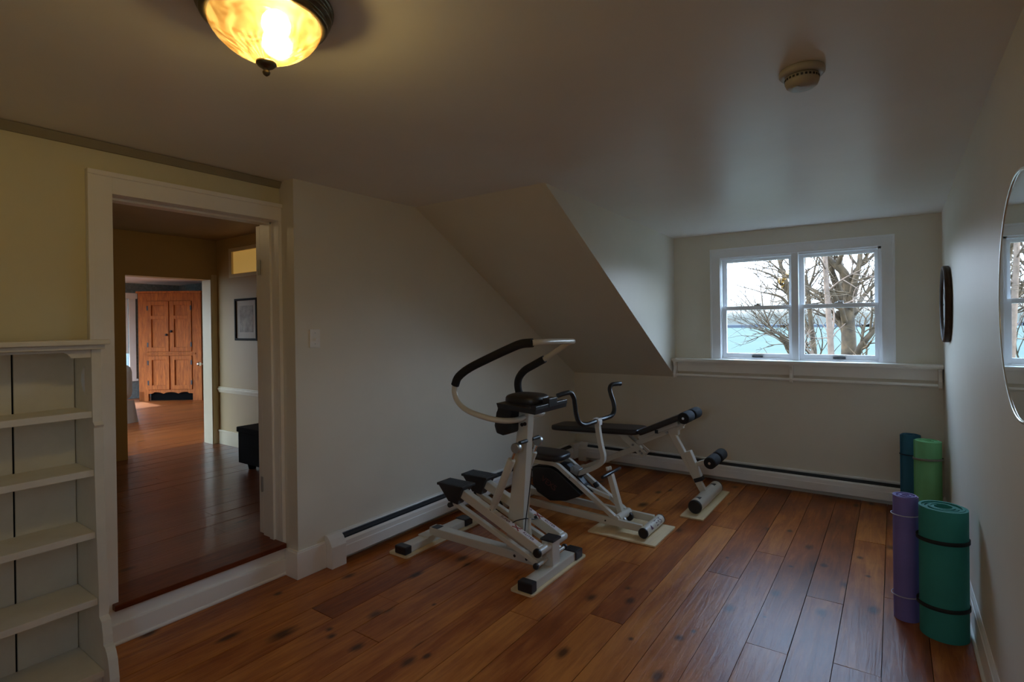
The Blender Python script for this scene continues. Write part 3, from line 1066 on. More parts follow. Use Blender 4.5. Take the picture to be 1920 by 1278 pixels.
# ------------------------------------------------------------------ bookcase beside the doorway
bk = thing('bookcase', 'white painted open bookcase against entry wall left of doorway', 'bookcase', (0.0, -4.8, 0))
YB0, YB1 = -5.30, -4.345
pro = [(-0.10, 0.0), (0.25, 0.0), (0.252, 0.045), (0.236, 0.118), (0.221, 0.145), (0.205, 0.161), (0.188, 0.166), (0.186, 0.200), (0.170, 0.256), (0.147, 0.270), (0.146, 0.39), (0.131, 0.61), (0.123, 0.83), (0.119, 1.045), (0.128, 1.056), (0.110, 1.070), (0.106, 1.25), (0.104, 1.372), (-0.10, 1.372)]


def side_panel(y, th, moon):
    bm = bmesh.new()
    vs = [bm.verts.new((x, y, z)) for x, z in pro]
    es = [bm.edges.new((vs[i], vs[(i + 1) % len(vs)])) for i in range(len(vs))]
    if moon:
        cx_, cz_ = moon
        pts = []
        for k in range(15):
            a = radians(100) + radians(160) * k / 14
            pts.append((cx_ + 0.064 * cos(a), cz_ + 0.062 * sin(a)))
        for k in range(1, 14):
            a = radians(260) - radians(160) * k / 14
            pts.append((cx_ + 0.012 * cos(a) - 0.010, cz_ + 0.059 * sin(a)))
        ms = [bm.verts.new((x, y, z)) for x, z in pts]
        es += [bm.edges.new((ms[i], ms[(i + 1) % len(ms)])) for i in range(len(ms))]
    bmesh.ops.triangle_fill(bm, edges=es, use_beauty=True, use_dissolve=False)
    r = bmesh.ops.extrude_face_region(bm, geom=bm.faces[:])
    for v in [g for g in r['geom'] if isinstance(g, bmesh.types.BMVert)]:
        v.co.y += th
    q = MB()
    q.bm.free()
    q.bm = bm
    return q.build('side_panel', M['shelf_paint'], bk)


side_panel(YB1, 0.033, (0.045, 1.242))
side_panel(YB0 - 0.033, 0.033, None)
gaps = [YB0, -5.02, -4.775, -4.551, YB1]
for g0, g1 in zip(gaps, gaps[1:]):
    b = MB()
    b.box((-0.1045, g0 + 0.0035, 0.0), (-0.092, g1 - 0.0035, 1.37), 0.001)
    b.build('back_board', M['shelf_paint'], bk)
b = MB()
b.box((-0.118, YB0 + 0.002, 0.002), (-0.1065, YB1 - 0.002, 1.368))
b.build('backing', M['dark_gap'], bk)
for z, xf in ((1.115, 0.104), (0.873, 0.114), (0.617, 0.122), (0.346, 0.138), (0.070, 0.196)):
    b = MB()
    b.box((-0.0915, YB0 + 0.0005, z - 0.027), (xf, YB1 - 0.0005, z), 0.003)
    b.build('shelf', M['shelf_paint'], bk)
b = MB()
b.box((-0.085, YB0 + 0.0005, 0.0), (0.176, YB1 - 0.0005, 0.0425), 0.002)
b.build('toe_board', M['shelf_paint'], bk)
b = MB()
b.box((-0.118, YB0 - 0.055, 1.391), (0.152, -4.2905, 1.411), 0.004)
b.box((-0.118, YB0 - 0.042, 1.372), (0.130, -4.304, 1.391), 0.003)
b.build('top_board', M['shelf_paint'], bk)
b = MB()
va = [(YB0 + 0.001, 1.3715), (YB1 - 0.001, 1.3715), (YB1 - 0.001, 1.338), (-4.412, 1.338), (-4.416, 1.346), (-4.424, 1.356), (-4.437, 1.3615), (YB0 + 0.10, 1.3615), (YB0 + 0.09, 1.352), (YB0 + 0.08, 1.338), (YB0 + 0.001, 1.338)]
b.prism([(0.086, y, z) for y, z in va], (0.015, 0, 0))
b.build('valance', M['shelf_paint'], bk)

# ------------------------------------------------------------------ rolled mats
def spiral_mat(name, label, c, r_out, r_in, th, h, m_, straps, m_strap, lean=(0, 0), squash=1.0, start=0.0):
    o = thing(name, label, 'yoga mat', (c[0], c[1], 0), group='rolled exercise mats')
    b = MB()
    turns = (r_out - r_in) / (th * 1.12)
    n = int(turns * 40)
    lo_i, lo_o, hi_i, hi_o = [], [], [], []
    for k in range(n + 1):
        a = start + 2 * pi * turns * k / n
        r = r_in + (r_out - r_in) * k / n
        for lst, rr, z in ((lo_i, r - th, 0.0), (lo_o, r, 0.0), (hi_i, r - th, h), (hi_o, r, h)):
            lst.append(b.bm.verts.new((c[0] + lean[0] * z + rr * cos(a), c[1] + lean[1] * z + squash * rr * sin(a), z + 0.0008 + (0.004 * sin(k * 0.05) if z > 0 else 0))))
    for k in range(n):
        for q, sm in (((lo_o[k], lo_o[k + 1], hi_o[k + 1], hi_o[k]), True), ((lo_i[k + 1], lo_i[k], hi_i[k], hi_i[k + 1]), True), ((hi_o[k], hi_o[k + 1], hi_i[k + 1], hi_i[k]), False), ((lo_i[k], lo_i[k + 1], lo_o[k + 1], lo_o[k]), False)):
            f = b.bm.faces.new(q)
            f.smooth = sm
    for k in (0, n):
        b.bm.faces.new((lo_i[k], lo_o[k], hi_o[k], hi_i[k]))
    b.build('roll', m_, o)
    for z, sh_, tl in straps:
        b = MB()
        nn = 64
        rings = []
        for k in range(nn):
            a = 2 * pi * k / nn
            rr = r_out + 0.0008
            zz = z + tl * cos(a + 0.8)
            cx_, cy_ = c[0] + lean[0] * zz, c[1] + lean[1] * zz
            rings.append([b.bm.verts.new((cx_ + (rr + e) * cos(a), cy_ + squash * (rr + e) * sin(a), zz + dz)) for e, dz in ((0, 0), (0.0028, 0.001), (0.0028, sh_ - 0.001), (0, sh_))])
        for k in range(nn):
            p, q = rings[k], rings[(k + 1) % nn]
            for j in range(4):
                f = b.bm.faces.new((p[j], q[j], q[(j + 1) % 4], p[(j + 1) % 4]))
                f.smooth = True
        b.build('strap', m_strap, o)
    return o


spiral_mat('exercise_mat', 'thick teal rolled mat with two black straps standing by right wall', (3.006, -2.005), 0.096, 0.040, 0.0105, 0.585, M['mat_teal'], ((0.135, 0.018, 0.004), (0.435, 0.018, 0.004)), M['strap_black'], start=2.2)
spiral_mat('exercise_mat', 'slim purple rolled mat with white bands standing beside the teal mat', (2.868, -1.930), 0.0555, 0.018, 0.0065, 0.595, M['mat_purple'], ((0.115, 0.005, 0.002), (0.505, 0.005, 0.002)), M['strap_white'], start=0.6)
spiral_mat('exercise_mat', 'light green rolled mat with grey strap in the back corner', (3.018, -0.44), 0.083, 0.024, 0.010, 0.605, M['mat_green'], ((0.475, 0.016, 0.006),), M['strap_grey'], start=1.2)
spiral_mat('exercise_mat', 'dark blue rolled mat behind the light green mat by back heater', (2.926, -0.225), 0.066, 0.020, 0.008, 0.60, M['mat_blue'], ((0.455, 0.008, 0.002),), M['strap_blue'], start=2.6)

# ------------------------------------------------------------------ plywood pads under the machines
def ply(label, x0, x1, y0, y1, rr=0.02):
    b = MB()
    pts = []
    for cx_, cy_, a0 in ((x1 - rr, y1 - rr, 0), (x0 + rr, y1 - rr, 90), (x0 + rr, y0 + rr, 180), (x1 - rr, y0 + rr, 270)):
        for k in range(5):
            a = radians(a0 + 22.5 * k)
            pts.append((cx_ + rr * cos(a), cy_ + rr * sin(a), 0.0012))
    b.prism(pts, (0, 0, 0.0108), 0.0015)
    o = b.build('plywood_pad', M['ply'], origin=((x0 + x1) / 2, (y0 + y1) / 2, 0))
    return tag(o, label, 'floor pad', 'plywood pads under the machines')


ply('narrow plywood pad under the front foot of the stepper', 1.105, 1.252, -2.787, -2.16)
ply('narrow plywood pad under the rear foot of the stepper near left wall', 0.175, 0.342, -2.817, -2.04)
ply('wide rectangular plywood pad under the front of the rowing rider', 1.075, 1.56, -1.806, -1.402, 0.006)
ply('narrow plywood pad under the front roller foot of the bench', 1.512, 1.682, -1.166, -0.37, 0.006)

# ------------------------------------------------------------------ stair stepper
YC = -2.48
st = thing('stair_stepper', 'cream stair stepper with looped handlebar and black pedals by left wall', 'exercise machine', (0.72, YC, 0))
S = M['steel']
b = MB()
b.box((1.160, -2.728, 0.0125), (1.236, -2.275, 0.062), 0.006)
fb = b.build('front_foot', S, st)
for y0, y1 in ((-2.778, -2.722), (-2.282, -2.196)):
    b = MB()
    b.box((1.152, y0, 0.0122), (1.244, y1, 0.067), 0.008)
    b.build('rubber_cap', M['black'], fb)
b = MB()
b.box((0.232, -2.755, 0.0125), (0.312, -2.215, 0.056), 0.006)
b.box((0.226, -2.60, 0.054), (0.318, -2.385, 0.064), 0.004)
rb = b.build('rear_foot', S, st)
for y0, y1 in ((-2.806, -2.748), (-2.222, -2.140)):
    b = MB()
    b.box((0.224, y0, 0.0122), (0.320, y1, 0.062), 0.008)
    b.build('rubber_cap', M['black'], rb)
b = MB()
b.beam((0.280, -2.515, 0.082), (1.162, -2.495, 0.066), 0.072, 0.052, bev=0.006)
bb = b.build('base_beam', S, st)
b = MB()
b.box((0.296, -2.546, 0.1055), (0.352, -2.488, 0.1095), 0.001)
b.build('end_plug', M['black'], bb)
for x in (0.845, 0.965, 1.05):
    b = MB()
    b.cyl((x, -2.536, 0.070), (x, -2.524, 0.070), 0.009, n=14)
    b.build('bolt', M['black'], bb)
b = MB()
b.prism([(0.886, YC - 0.032, 0.085), (1.030, YC - 0.032, 0.085), (1.010, YC - 0.032, 0.27), (1.064, YC - 0.032, 0.945), (0.996, YC - 0.032, 0.945), (0.900, YC - 0.032, 0.24)], (0, 0.064, 0), 0.005)
column = b.build('column', S, st)
for x, z in ((1.024, 0.856), (1.044, 0.862)):
    b = MB()
    b.cyl((x - 0.006, YC - 0.038, z), (x - 0.006, YC - 0.030, z), 0.011, n=14)
    b.build('bolt', M['black'], column)
# pivot post with cap and the two cross axles
b = MB()
b.box((1.150, YC - 0.042, 0.058), (1.222, YC + 0.042, 0.200), 0.004)
post = b.build('pivot_post', S, st)
b = MB()
b.box((1.142, YC - 0.047, 0.200), (1.230, YC + 0.047, 0.214), 0.004)
b.build('post_cap', M['black'], post)
b = MB()
b.cyl((1.196, YC - 0.150, 0.176), (1.196, YC - 0.043, 0.176), 0.023, n=20)
b.cyl((1.196, YC + 0.043, 0.176), (1.196, YC + 0.150, 0.176), 0.023, n=20, bev=0.008)
b.cyl((1.186, YC - 0.150, 0.100), (1.186, YC + 0.150, 0.100), 0.010, n=14)
axle = b.build('axle', S, st)
for z, r in ((0.176, 0.026), (0.100, 0.018)):
    b = MB()
    b.cyl((1.196 if z > 0.15 else 1.186, YC - 0.172, z), (1.196 if z > 0.15 else 1.186, YC - 0.1495, z), r, n=20, bev=0.006)
    b.build('knob', M['black'], axle)
b = MB()
b.cyl((1.186, YC + 0.1495, 0.100), (1.186, YC + 0.172, 0.100), 0.018, n=20, bev=0.006)
b.build('knob', M['black'], axle)
for s_ in (-1, 1):
    ya = YC + 0.118 * s_
    p0, p1 = V(0.565, ya, 0.432), V(1.185, ya, 0.176)
    b = MB()
    b.beam(p0, p1, 0.046, 0.056, bev=0.005)
    arm = b.build('pedal_arm', S, st)
    d = (p1 - p0).normalized()
    up_ = V(0, 1, 0).cross(d) * -1
    if up_.z < 0:
        up_ = -up_
    top = lambda t: p0 + (p1 - p0) * t + up_ * 0.0283
    # label patches on top of the arm: white patch, red slash, white patch
    for t0, tx in ((0.60, 'SUPER'), (0.86, 'KLITER')):
        c = top(t0)
        b = MB()
        b.obox(c, d * 0.062, V(0, 0.018, 0), up_ * 0.0006, 0.0)
        pt = b.build('label_patch', M['decal_white'], arm)
        lettering('lettering', tx, 0.025, c + up_ * 0.0009, d, V(0, 1, 0), M['decal_ink'], arm)
    c = top(0.73)
    b = MB()
    for sg in (-1, 1):
        dd = (d + V(0, 0.7 * sg, 0)).normalized()
        b.obox(c + up_ * (0.0004 + 0.0003 * sg), dd * 0.030, up_.cross(dd) * 0.004, up_ * 0.0005)
    b.build('label_cross', M['decal_red'], arm)
    b = MB()
    b.beam((0.545, ya, 0.338), (1.175, ya, 0.100), 0.030, 0.030, bev=0.004)
    b.build('lower_link', S, st)
    # pedal
    b = MB()
    b.box((0.458, ya - 0.062, 0.446), (0.672, ya + 0.062, 0.462), 0.004)
    ribs = [0.470 + 0.013 * k for k in range(15)]
    for x in ribs:
        b.box((x, ya - 0.056, 0.4615), (x + 0.005, ya + 0.056, 0.4645))
    b._hexa([(0.525, ya - 0.030, 0.345), (0.600, ya - 0.030, 0.335), (0.600, ya + 0.030, 0.335), (0.525, ya + 0.030, 0.345), (0.470, ya - 0.058, 0.447), (0.655, ya - 0.058, 0.447), (0.655, ya + 0.058, 0.447), (0.470, ya + 0.058, 0.447)], 0.003)
    ped = b.build('pedal', M['black'], st)
    b = MB()
    b.cyl((0.535, ya - 0.036, 0.322), (0.535, ya + 0.036, 0.322), 0.016, n=16, bev=0.004)
    b.build('bumper', M['black'], ped)
    # resistance cylinder
    b = MB()
    b.cyl((0.870, ya, 0.385), (1.000, ya, 0.665), 0.0235, n=20, bev=0.004)
    b.beam((0.842, ya, 0.330), (0.874, ya, 0.395), 0.030, 0.030, bev=0.004)
    cy = b.build('resistance_cylinder', S, st)
    b = MB()
    b.cyl((1.000, ya, 0.664), (1.028, ya, 0.724), 0.010, n=14)
    b.build('piston_rod', M['chrome'], cy)
    b = MB()
    b.cyl((1.032, ya - 0.016, 0.735), (1.032, ya + 0.016, 0.735), 0.030, n=24, bev=0.004)
    b.build('end_eye', M['dull_metal'], cy)
    b = MB()
    b.cyl((1.046, ya + 0.016 * -s_, 0.762), (1.046, YC + 0.030 * s_, 0.762), 0.0115, n=16)
    b.build('top_pin', M['gunmetal'], cy)
    b = MB()
    b.cyl((0.846, ya - 0.020, 0.338), (0.846, ya + 0.020, 0.338), 0.009, n=14)
    b.build('clevis_bolt', M['black'], cy)
# handlebar loop: the bare tube first, then the foam sleeves
near_lo = [(1.034, -2.505, 0.903), (1.030, -2.60, 0.897), (0.985, -2.690, 0.905), (0.885, -2.728, 0.925), (0.775, -2.732, 0.953), (0.708, -2.731, 0.995), (0.680, -2.730, 1.050), (0.684, -2.730, 1.098)]
near_grip = [(0.684, -2.730, 1.095), (0.712, -2.730, 1.145), (0.797, -2.730, 1.200), (0.95, -2.730, 1.265), (1.085, -2.730, 1.318), (1.165, -2.730, 1.345), (1.235, -2.722, 1.352)]
cross = [(1.235, -2.722, 1.352), (1.262, -2.690, 1.354), (1.268, -2.60, 1.354), (1.246, -2.36, 1.348), (1.225, -2.255, 1.344), (1.185, -2.232, 1.336), (1.09, -2.230, 1.280), (0.998, -2.230, 1.226)]
far_grip = [(1.003, -2.230, 1.229), (0.925, -2.230, 1.190), (0.850, -2.230, 1.150), (0.805, -2.230, 1.100), (0.795, -2.230, 1.045), (0.815, -2.230, 0.975), (0.835, -2.230, 0.952)]
far_lo = [(0.832, -2.230, 0.955), (0.885, -2.232, 0.928), (0.985, -2.270, 0.912), (1.055, -2.340, 0.908), (1.062, -2.400, 0.906), (1.040, -2.455, 0.903)]
b = MB()
b.tube(near_lo, 0.0165, n=18)
b.tube(cross, 0.0165, n=18)
b.tube(far_lo, 0.0165, n=18)
hbar = b.build('handlebar', S, st)
for g in (near_grip, far_grip):
    b = MB()
    b.tube(g, 0.0245, n=18)
    b.build('foam_grip', M['foam'], hbar)
# console
b = MB()
b.prism([(0.945, -2.672, 1.000), (0.955, -2.672, 0.972), (1.212, -2.672, 0.952), (1.218, -2.672, 0.984)], (0, 0.35, 0), 0.004)
b.box((1.182, -2.672, 0.975), (1.219, -2.535, 0.998), 0.003)
b.box((1.176, -2.535, 0.975), (1.222, -2.445, 1.026), 0.003)
b.box((1.182, -2.445, 0.975), (1.219, -2.322, 0.998), 0.003)
con = b.build('console_tray', M['console'], st)
b = MB()
b.pillow((0.925, -2.60, 0.965), (1.165, -2.39, 1.045), n=3.4)
b.build('console_top', M['vinyl'], con)
b = MB()
b.prism([(0.905, -2.60, 0.985), (0.893, -2.60, 0.93), (0.872, -2.60, 0.85), (0.888, -2.60, 0.805), (0.935, -2.60, 0.795), (0.990, -2.60, 0.815), (0.994, -2.60, 0.99)], (0, 0.22, 0), 0.014)
b.build('display_housing', M['black'], st)
# sensor cable looping down the front of the column
b = MB()
b.tube([(1.075, -2.50, 0.60), (1.052, -2.505, 0.42), (1.035, -2.51, 0.30), (1.045, -2.545, 0.22), (1.055, -2.575, 0.20)], 0.0032, n=8)
b.tube([(1.035, -2.51, 0.30), (1.000, -2.56, 0.295), (0.985, -2.592, 0.283)], 0.0032, n=8)
b.tube([(1.035, -2.51, 0.30), (1.055, -2.43, 0.275), (1.03, -2.385, 0.268)], 0.0032, n=8)
b.ball((1.024, -2.388, 0.268), 0.011)
b.build('sensor_cable', M['black'], st)
b = MB()
b.tube([(1.055, -2.50, 0.300), (1.062, -2.512, 0.245), (1.072, -2.515, 0.190), (1.070, -2.505, 0.13), (1.06, -2.50, 0.092)], 0.0085, n=10)
b.build('cable_sleeve', S, st)

# ------------------------------------------------------------------ rowing rider
YR = -1.57
rd = thing('rowing_rider', 'cream and black riding exerciser with curved handlebar behind the stepper', 'exercise machine', (0.85, YR, 0))
b = MB()
b.cyl((1.452, -1.722, 0.0475), (1.452, -1.418, 0.0475), 0.034, n=32)
ft = b.build('front_tube', S, rd)
for y0, y1 in ((-1.738, -1.7215), (-1.4185, -1.402)):
    b = MB()
    b.cyl((1.452, y0, 0.0475), (1.452, y1, 0.0475), 0.0352, n=32, bev=0.005)
    b.build('tube_cap', M['black'], ft)
dv = V(0.80, 0, 0.60).normalized()
lettering('lettering', 'VEXS', 0.062, V(1.452, -1.535, 0.0475) + dv * 0.0342, (0, 1, 0), V(-dv.z, 0, dv.x), M['decal_ink'], ft, wrap=0.0342)
b = MB()
c0 = V(1.452, -1.648, 0.0475) + dv * 0.0346
b.prism([c0 + V(0, -0.018, 0) - V(-dv.z, 0, dv.x) * 0.014, c0 + V(0, 0.018, 0) - V(-dv.z, 0, dv.x) * 0.014, c0 + V(-dv.z, 0, dv.x) * 0.016], dv * 0.0008)
b.build('triangle_mark', M['decal_ink'], ft)
b = MB()
b.cyl((0.300, -1.80, 0.0465), (0.300, -1.34, 0.0465), 0.045, n=24)
rt = b.build('rear_tube', S, rd)
for y0, y1 in ((-1.818, -1.7995), (-1.3405, -1.322)):
    b = MB()
    b.cyl((0.300, y0, 0.0465), (0.300, y1, 0.0465), 0.046, n=24, bev=0.005)
    b.build('tube_cap', M['black'], rt)
for y in (-1.683, -1.462):
    b = MB()
    b.beam((1.428, y, 0.060), (0.315, y, 0.090), 0.028, 0.050, bev=0.005)
    rl = b.build('rail', S, rd)
    if y < -1.6:
        b = MB()
        b.cyl((1.16, y - 0.0175, 0.066), (1.16, y - 0.0135, 0.066), 0.006, n=12)
        b.build('bolt', M['black'], rl)
for y in (-1.672, -1.492):
    b = MB()
    b.tube([(0.46, y, 0.398), (0.62, y, 0.402), (0.70, y, 0.405), (0.765, y, 0.392), (0.83, y, 0.350), (0.95, y, 0.272), (1.235, y, 0.083)], 0.0155, square=True, sub=5)
    b.cyl((1.235, y - 0.018, 0.086), (1.235, y + 0.018, 0.086), 0.022, n=18)
    sb = b.build('seat_strut', S, rd)
    b = MB()
    b.cyl((0.872, y - 0.0185, 0.324), (0.872, y + 0.0185, 0.324), 0.007, n=12)
    b.build('bolt', M['dull_metal'], sb)
b = MB()
b.beam((0.47, -1.57, 0.385), (0.33, -1.57, 0.098), 0.05, 0.035, bev=0.004)
b.beam((0.455, -1.672, 0.398), (0.455, -1.492, 0.398), 0.03, 0.03, side=(0, 0, 1), bev=0.004)
b.build('rear_upright', S, rd)
b = MB()
b.prism([(0.515, -1.648, 0.345), (0.675, -1.648, 0.362), (0.745, -1.648, 0.338), (0.942, -1.648, 0.200), (0.930, -1.648, 0.180), (0.815, -1.648, 0.128), (0.675, -1.648, 0.105), (0.560, -1.648, 0.155), (0.520, -1.648, 0.215)], (0, 0.13, 0), 0.010)
hs = b.build('drive_housing', M['black'], rd)
xd_ = V(0.127, 0, -0.070).normalized()
lettering('lettering', 'VEXS', 0.062, V(0.668, -1.6487, 0.237), xd_, V(0.070, 0, 0.127).normalized(), M['decal_dim'], hs)
b = MB()
b.pillow((0.43, -1.705, 0.408), (0.79, -1.455, 0.474), n=3.6)
b.build('seat', M['vinyl'], rd)
# black shroud over the pivot, chrome clamp
b = MB()
b.prism([(0.735, -1.60, 0.392), (0.800, -1.60, 0.392), (0.868, -1.60, 0.335), (0.935, -1.60, 0.262), (1.02, -1.60, 0.215), (0.90, -1.60, 0.215), (0.80, -1.60, 0.30)], (0, 0.07, 0), 0.006)
b.build('pivot_shroud', M['black'], rd)
b = MB()
b.obox((0.868, -1.572, 0.352), V(0.030, 0, -0.012), V(0, 0.034, 0), V(0.010, 0, 0.024), 0.004)
b.cyl((0.850, -1.612, 0.366), (0.850, -1.53, 0.366), 0.015, n=16)
b.build('clamp', M['dull_metal'], rd)
b = MB()
b.cyl((0.892, -1.538, 0.350), (0.916, -1.538, 0.312), 0.018, n=16, bev=0.003)
b.build('bushing', M['black'], rd)
b = MB()
b.cyl((0.990, -1.515, 0.262), (1.012, -1.515, 0.232), 0.020, n=16, bev=0.003)
b.build('bushing', M['black'], rd)
b = MB()
b.tube([(0.80, -1.575, 0.262), (0.90, -1.575, 0.250), (1.00, -1.575, 0.225), (1.140, -1.575, 0.192)], 0.013, square=True)
b.build('drive_link', S, rd)
# foot post with peg bar
b = MB()
b.beam((1.232, YR, 0.062), (1.140, YR, 0.372), 0.046, 0.040, bev=0.005)
b.cyl((1.240, -1.668, 0.083), (1.240, -1.478, 0.083), 0.028, n=20)
fp = b.build('foot_post', S, rd)
b = MB()
b.cyl((1.152, -1.722, 0.372), (1.152, -1.418, 0.372), 0.0125, n=16, bev=0.004)
b.build('foot_peg', M['grip'], fp)
b = MB()
b.cyl((1.130, YR - 0.01, 0.385), (1.122, YR - 0.01, 0.412), 0.011, n=14, bev=0.003)
b.cyl((1.135, YR + 0.022, 0.385), (1.130, YR + 0.022, 0.412), 0.010, n=14, bev=0.003)
b.build('adjuster', S, fp)
for y in (-1.625, -1.515):
    b = MB()
    b.cyl((1.262, y - 0.012, 0.060), (1.262, y + 0.012, 0.060), 0.030, n=20, bev=0.003)
    b.build('pivot_bushing', M['black'] if y > -1.55 else M['dull_metal'], fp)
# handle stem and bars
b = MB()
b.tube([(1.060, -1.60, 0.735), (1.068, -1.595, 0.65), (1.080, -1.588, 0.565), (1.094, -1.58, 0.490), (1.078, -1.574, 0.436), (1.005, -1.57, 0.385), (0.93, -1.57, 0.348), (0.885, -1.57, 0.330)], 0.0165, square=True, sub=6)
stem = b.build('handle_stem', S, rd)
b = MB()
b.obox((1.060, -1.60, 0.748), V(0.024, 0, 0), V(0, 0.034, 0), V(0, 0, 0.016), 0.004)
b.obox((1.084, -1.600, 0.732), V(0.004, 0, 0), V(0, 0.024, 0), V(0, 0, 0.018), 0.003)
b.build('stem_clamp', M['heater'], stem)
b = MB()
b.tube([(0.955, -1.985, 0.964), (0.975, -1.925, 0.974), (0.992, -1.872, 0.973), (1.003, -1.846, 0.935), (1.006, -1.838, 0.89), (1.010, -1.830, 0.825), (1.024, -1.812, 0.762), (1.042, -1.770, 0.738), (1.058, -1.68, 0.741), (1.066, -1.60, 0.748), (1.078, -1.50, 0.750), (1.094, -1.425, 0.762), (1.100, -1.395, 0.800), (1.090, -1.386, 0.855), (1.068, -1.380, 0.910), (1.055, -1.372, 0.955), (1.062, -1.350, 0.982), (1.080, -1.305, 0.986), (1.094, -1.262, 0.984)], 0.0165, n=18, sub=6)
b.build('handlebar', M['grip'], stem)

# ------------------------------------------------------------------ weight bench
YBN = -0.765
bn = thing('weight_bench', 'cream framed weight bench with black pads and foam rollers', 'bench', (0.95, YBN, 0))
b = MB()
b.cyl((1.596, -1.050, 0.063), (1.596, -0.470, 0.063), 0.050, n=36)
ff = b.build('front_foot', S, bn)
for y0, y1 in ((-1.075, -1.049), (-0.471, -0.450)):
    b = MB()
    b.cyl((1.596, y0, 0.063), (1.596, y1, 0.063), 0.0505, n=36, bev=0.006)
    b.build('foot_cap', M['black'], ff)
for y in (-0.985, -0.570):
    b = MB()
    for k in range(5):
        a0, a1 = radians(65 + 12 * k), radians(77 + 12 * k)
        w0 = 0.030 * (1 - k / 5)
        w1 = 0.030 * (1 - (k + 1) / 5)
        q = [(1.596 + 0.0505 * cos(a0), y - w0, 0.063 + 0.0505 * sin(a0)), (1.596 + 0.0505 * cos(a0), y + w0, 0.063 + 0.0505 * sin(a0)), (1.596 + 0.0505 * cos(a1), y + w1 + 1e-4, 0.063 + 0.0505 * sin(a1)), (1.596 + 0.0505 * cos(a1), y - w1 - 1e-4, 0.063 + 0.0505 * sin(a1))]
        vs = [b.bm.verts.new(p) for p in q]
        b.bm.faces.new(vs)
    o = b.build('triangle_mark', M['black'], ff)
b = MB()
b.beam((1.318, YBN, 0.560), (1.582, YBN, 0.090), 0.045, 0.050, bev=0.006)
pst = b.build('front_post', S, bn)
b = MB()
b.beam((1.452, YBN, 0.405), (1.540, YBN, 0.200), 0.058, 0.062, bev=0.006)
b.build('sleeve', S, pst)
b = MB()
b.beam((1.536, YBN, 0.208), (1.549, YBN, 0.178), 0.066, 0.070, bev=0.005)
b.build('collar', M['black'], pst)
b = MB()
b.beam((1.010, YBN, 0.418), (1.418, YBN, 0.612), 0.042, 0.046, bev=0.005)
b.box((1.300, YBN - 0.026, 0.530), (1.385, YBN + 0.026, 0.600), 0.008)
up = b.build('upper_frame', S, bn)
b = MB()
b.cyl((1.292, YBN - 0.034, 0.545), (1.292, YBN + 0.034, 0.545), 0.010, n=14)
b.build('bolt', M['dull_metal'], up)
for y in (YBN - 0.055, YBN + 0.055):
    b = MB()
    b.beam((1.060, y, 0.478), (1.392, y, 0.634), 0.026, 0.030, bev=0.003)
    b.build('pad_rail', S, up)
b = MB()
b.box((1.205, YBN - 0.074, 0.536), (1.232, YBN + 0.074, 0.566), 0.003)
b.build('rail_stop', M['black'], up)
# hinge plates and the long rear strut
for y in (YBN - 0.040, YBN + 0.040):
    b = MB()
    b.beam((0.885, y, 0.500), (1.100, y, 0.335), 0.008, 0.060, bev=0.002)
    hpnl = b.build('hinge_plate', S, bn)
    for x, z in ((1.000, 0.412), (1.062, 0.366), (1.080, 0.350)):
        b = MB()
        b.cyl((x, y - 0.008, z), (x, y + 0.008, z), 0.010, n=14)
        b.build('bolt', M['dull_metal'], hpnl)
b = MB()
b.beam((1.055, YBN, 0.400), (0.372, YBN, 0.070), 0.045, 0.050, bev=0.006)
b.build('rear_strut', S, bn)
b = MB()
b.cyl((0.370, -1.03, 0.0475), (0.370, -0.50, 0.0475), 0.047, n=28)
rf = b.build('rear_foot', S, bn)
for y0, y1 in ((-1.052, -1.029), (-0.501, -0.478)):
    b = MB()
    b.cyl((0.370, y0, 0.0475), (0.370, y1, 0.0475), 0.0475, n=28, bev=0.006)
    b.build('foot_cap', M['black'], rf)
b = MB()
b.beam((0.36, YBN, 0.458), (0.965, YBN, 0.490), 0.040, 0.028, bev=0.003)
b.build('seat_rail', S, bn)


def pad(name, p0, p1, width, th):
    p0, p1 = V(p0), V(p1)
    d = (p1 - p0)
    ln = d.length
    d.normalize()
    nn = V(0, 1, 0).cross(d)
    nn = nn if nn.z > 0 else -nn
    q = MB()
    q.pillow((-ln / 2, -width / 2, -th / 2), (ln / 2, width / 2, th / 2), n=9, nu=40, nv=12)
    c = (p0 + p1) / 2
    for v in q.bm.verts:
        v.co = c + d * v.co.x + V(0, 1, 0) * v.co.y + nn * v.co.z
    return q.build(name, M['vinyl'], bn)


pad('seat_pad', (0.225, YBN, 0.498), (1.075, YBN, 0.536), 0.275, 0.050)
pad('back_pad', (1.075, YBN, 0.528), (1.435, YBN, 0.698), 0.275, 0.048)
b = MB()
b.beam((1.395, YBN, 0.596), (1.470, YBN, 0.690), 0.040, 0.034, bev=0.004)
b.build('roller_bracket', S, bn)
b = MB()
b.beam((1.505, YBN, 0.302), (1.672, YBN, 0.374), 0.032, 0.032, bev=0.004)
b.build('roller_arm', S, bn)
for x, z in ((1.478, 0.700), (1.675, 0.376)):
    b = MB()
    b.cyl((x, -0.955, z), (x, -0.578, z), 0.010, n=14)
    rx = b.build('roller_axle', M['chrome'], bn)
    for y0, y1 in ((-0.950, -0.785), (-0.748, -0.583)):
        b = MB()
        b.cyl((x, y0, z), (x, y1, z), 0.046, n=32, bev=0.010)
        b.build('foam_roller', M['foam'], rx)

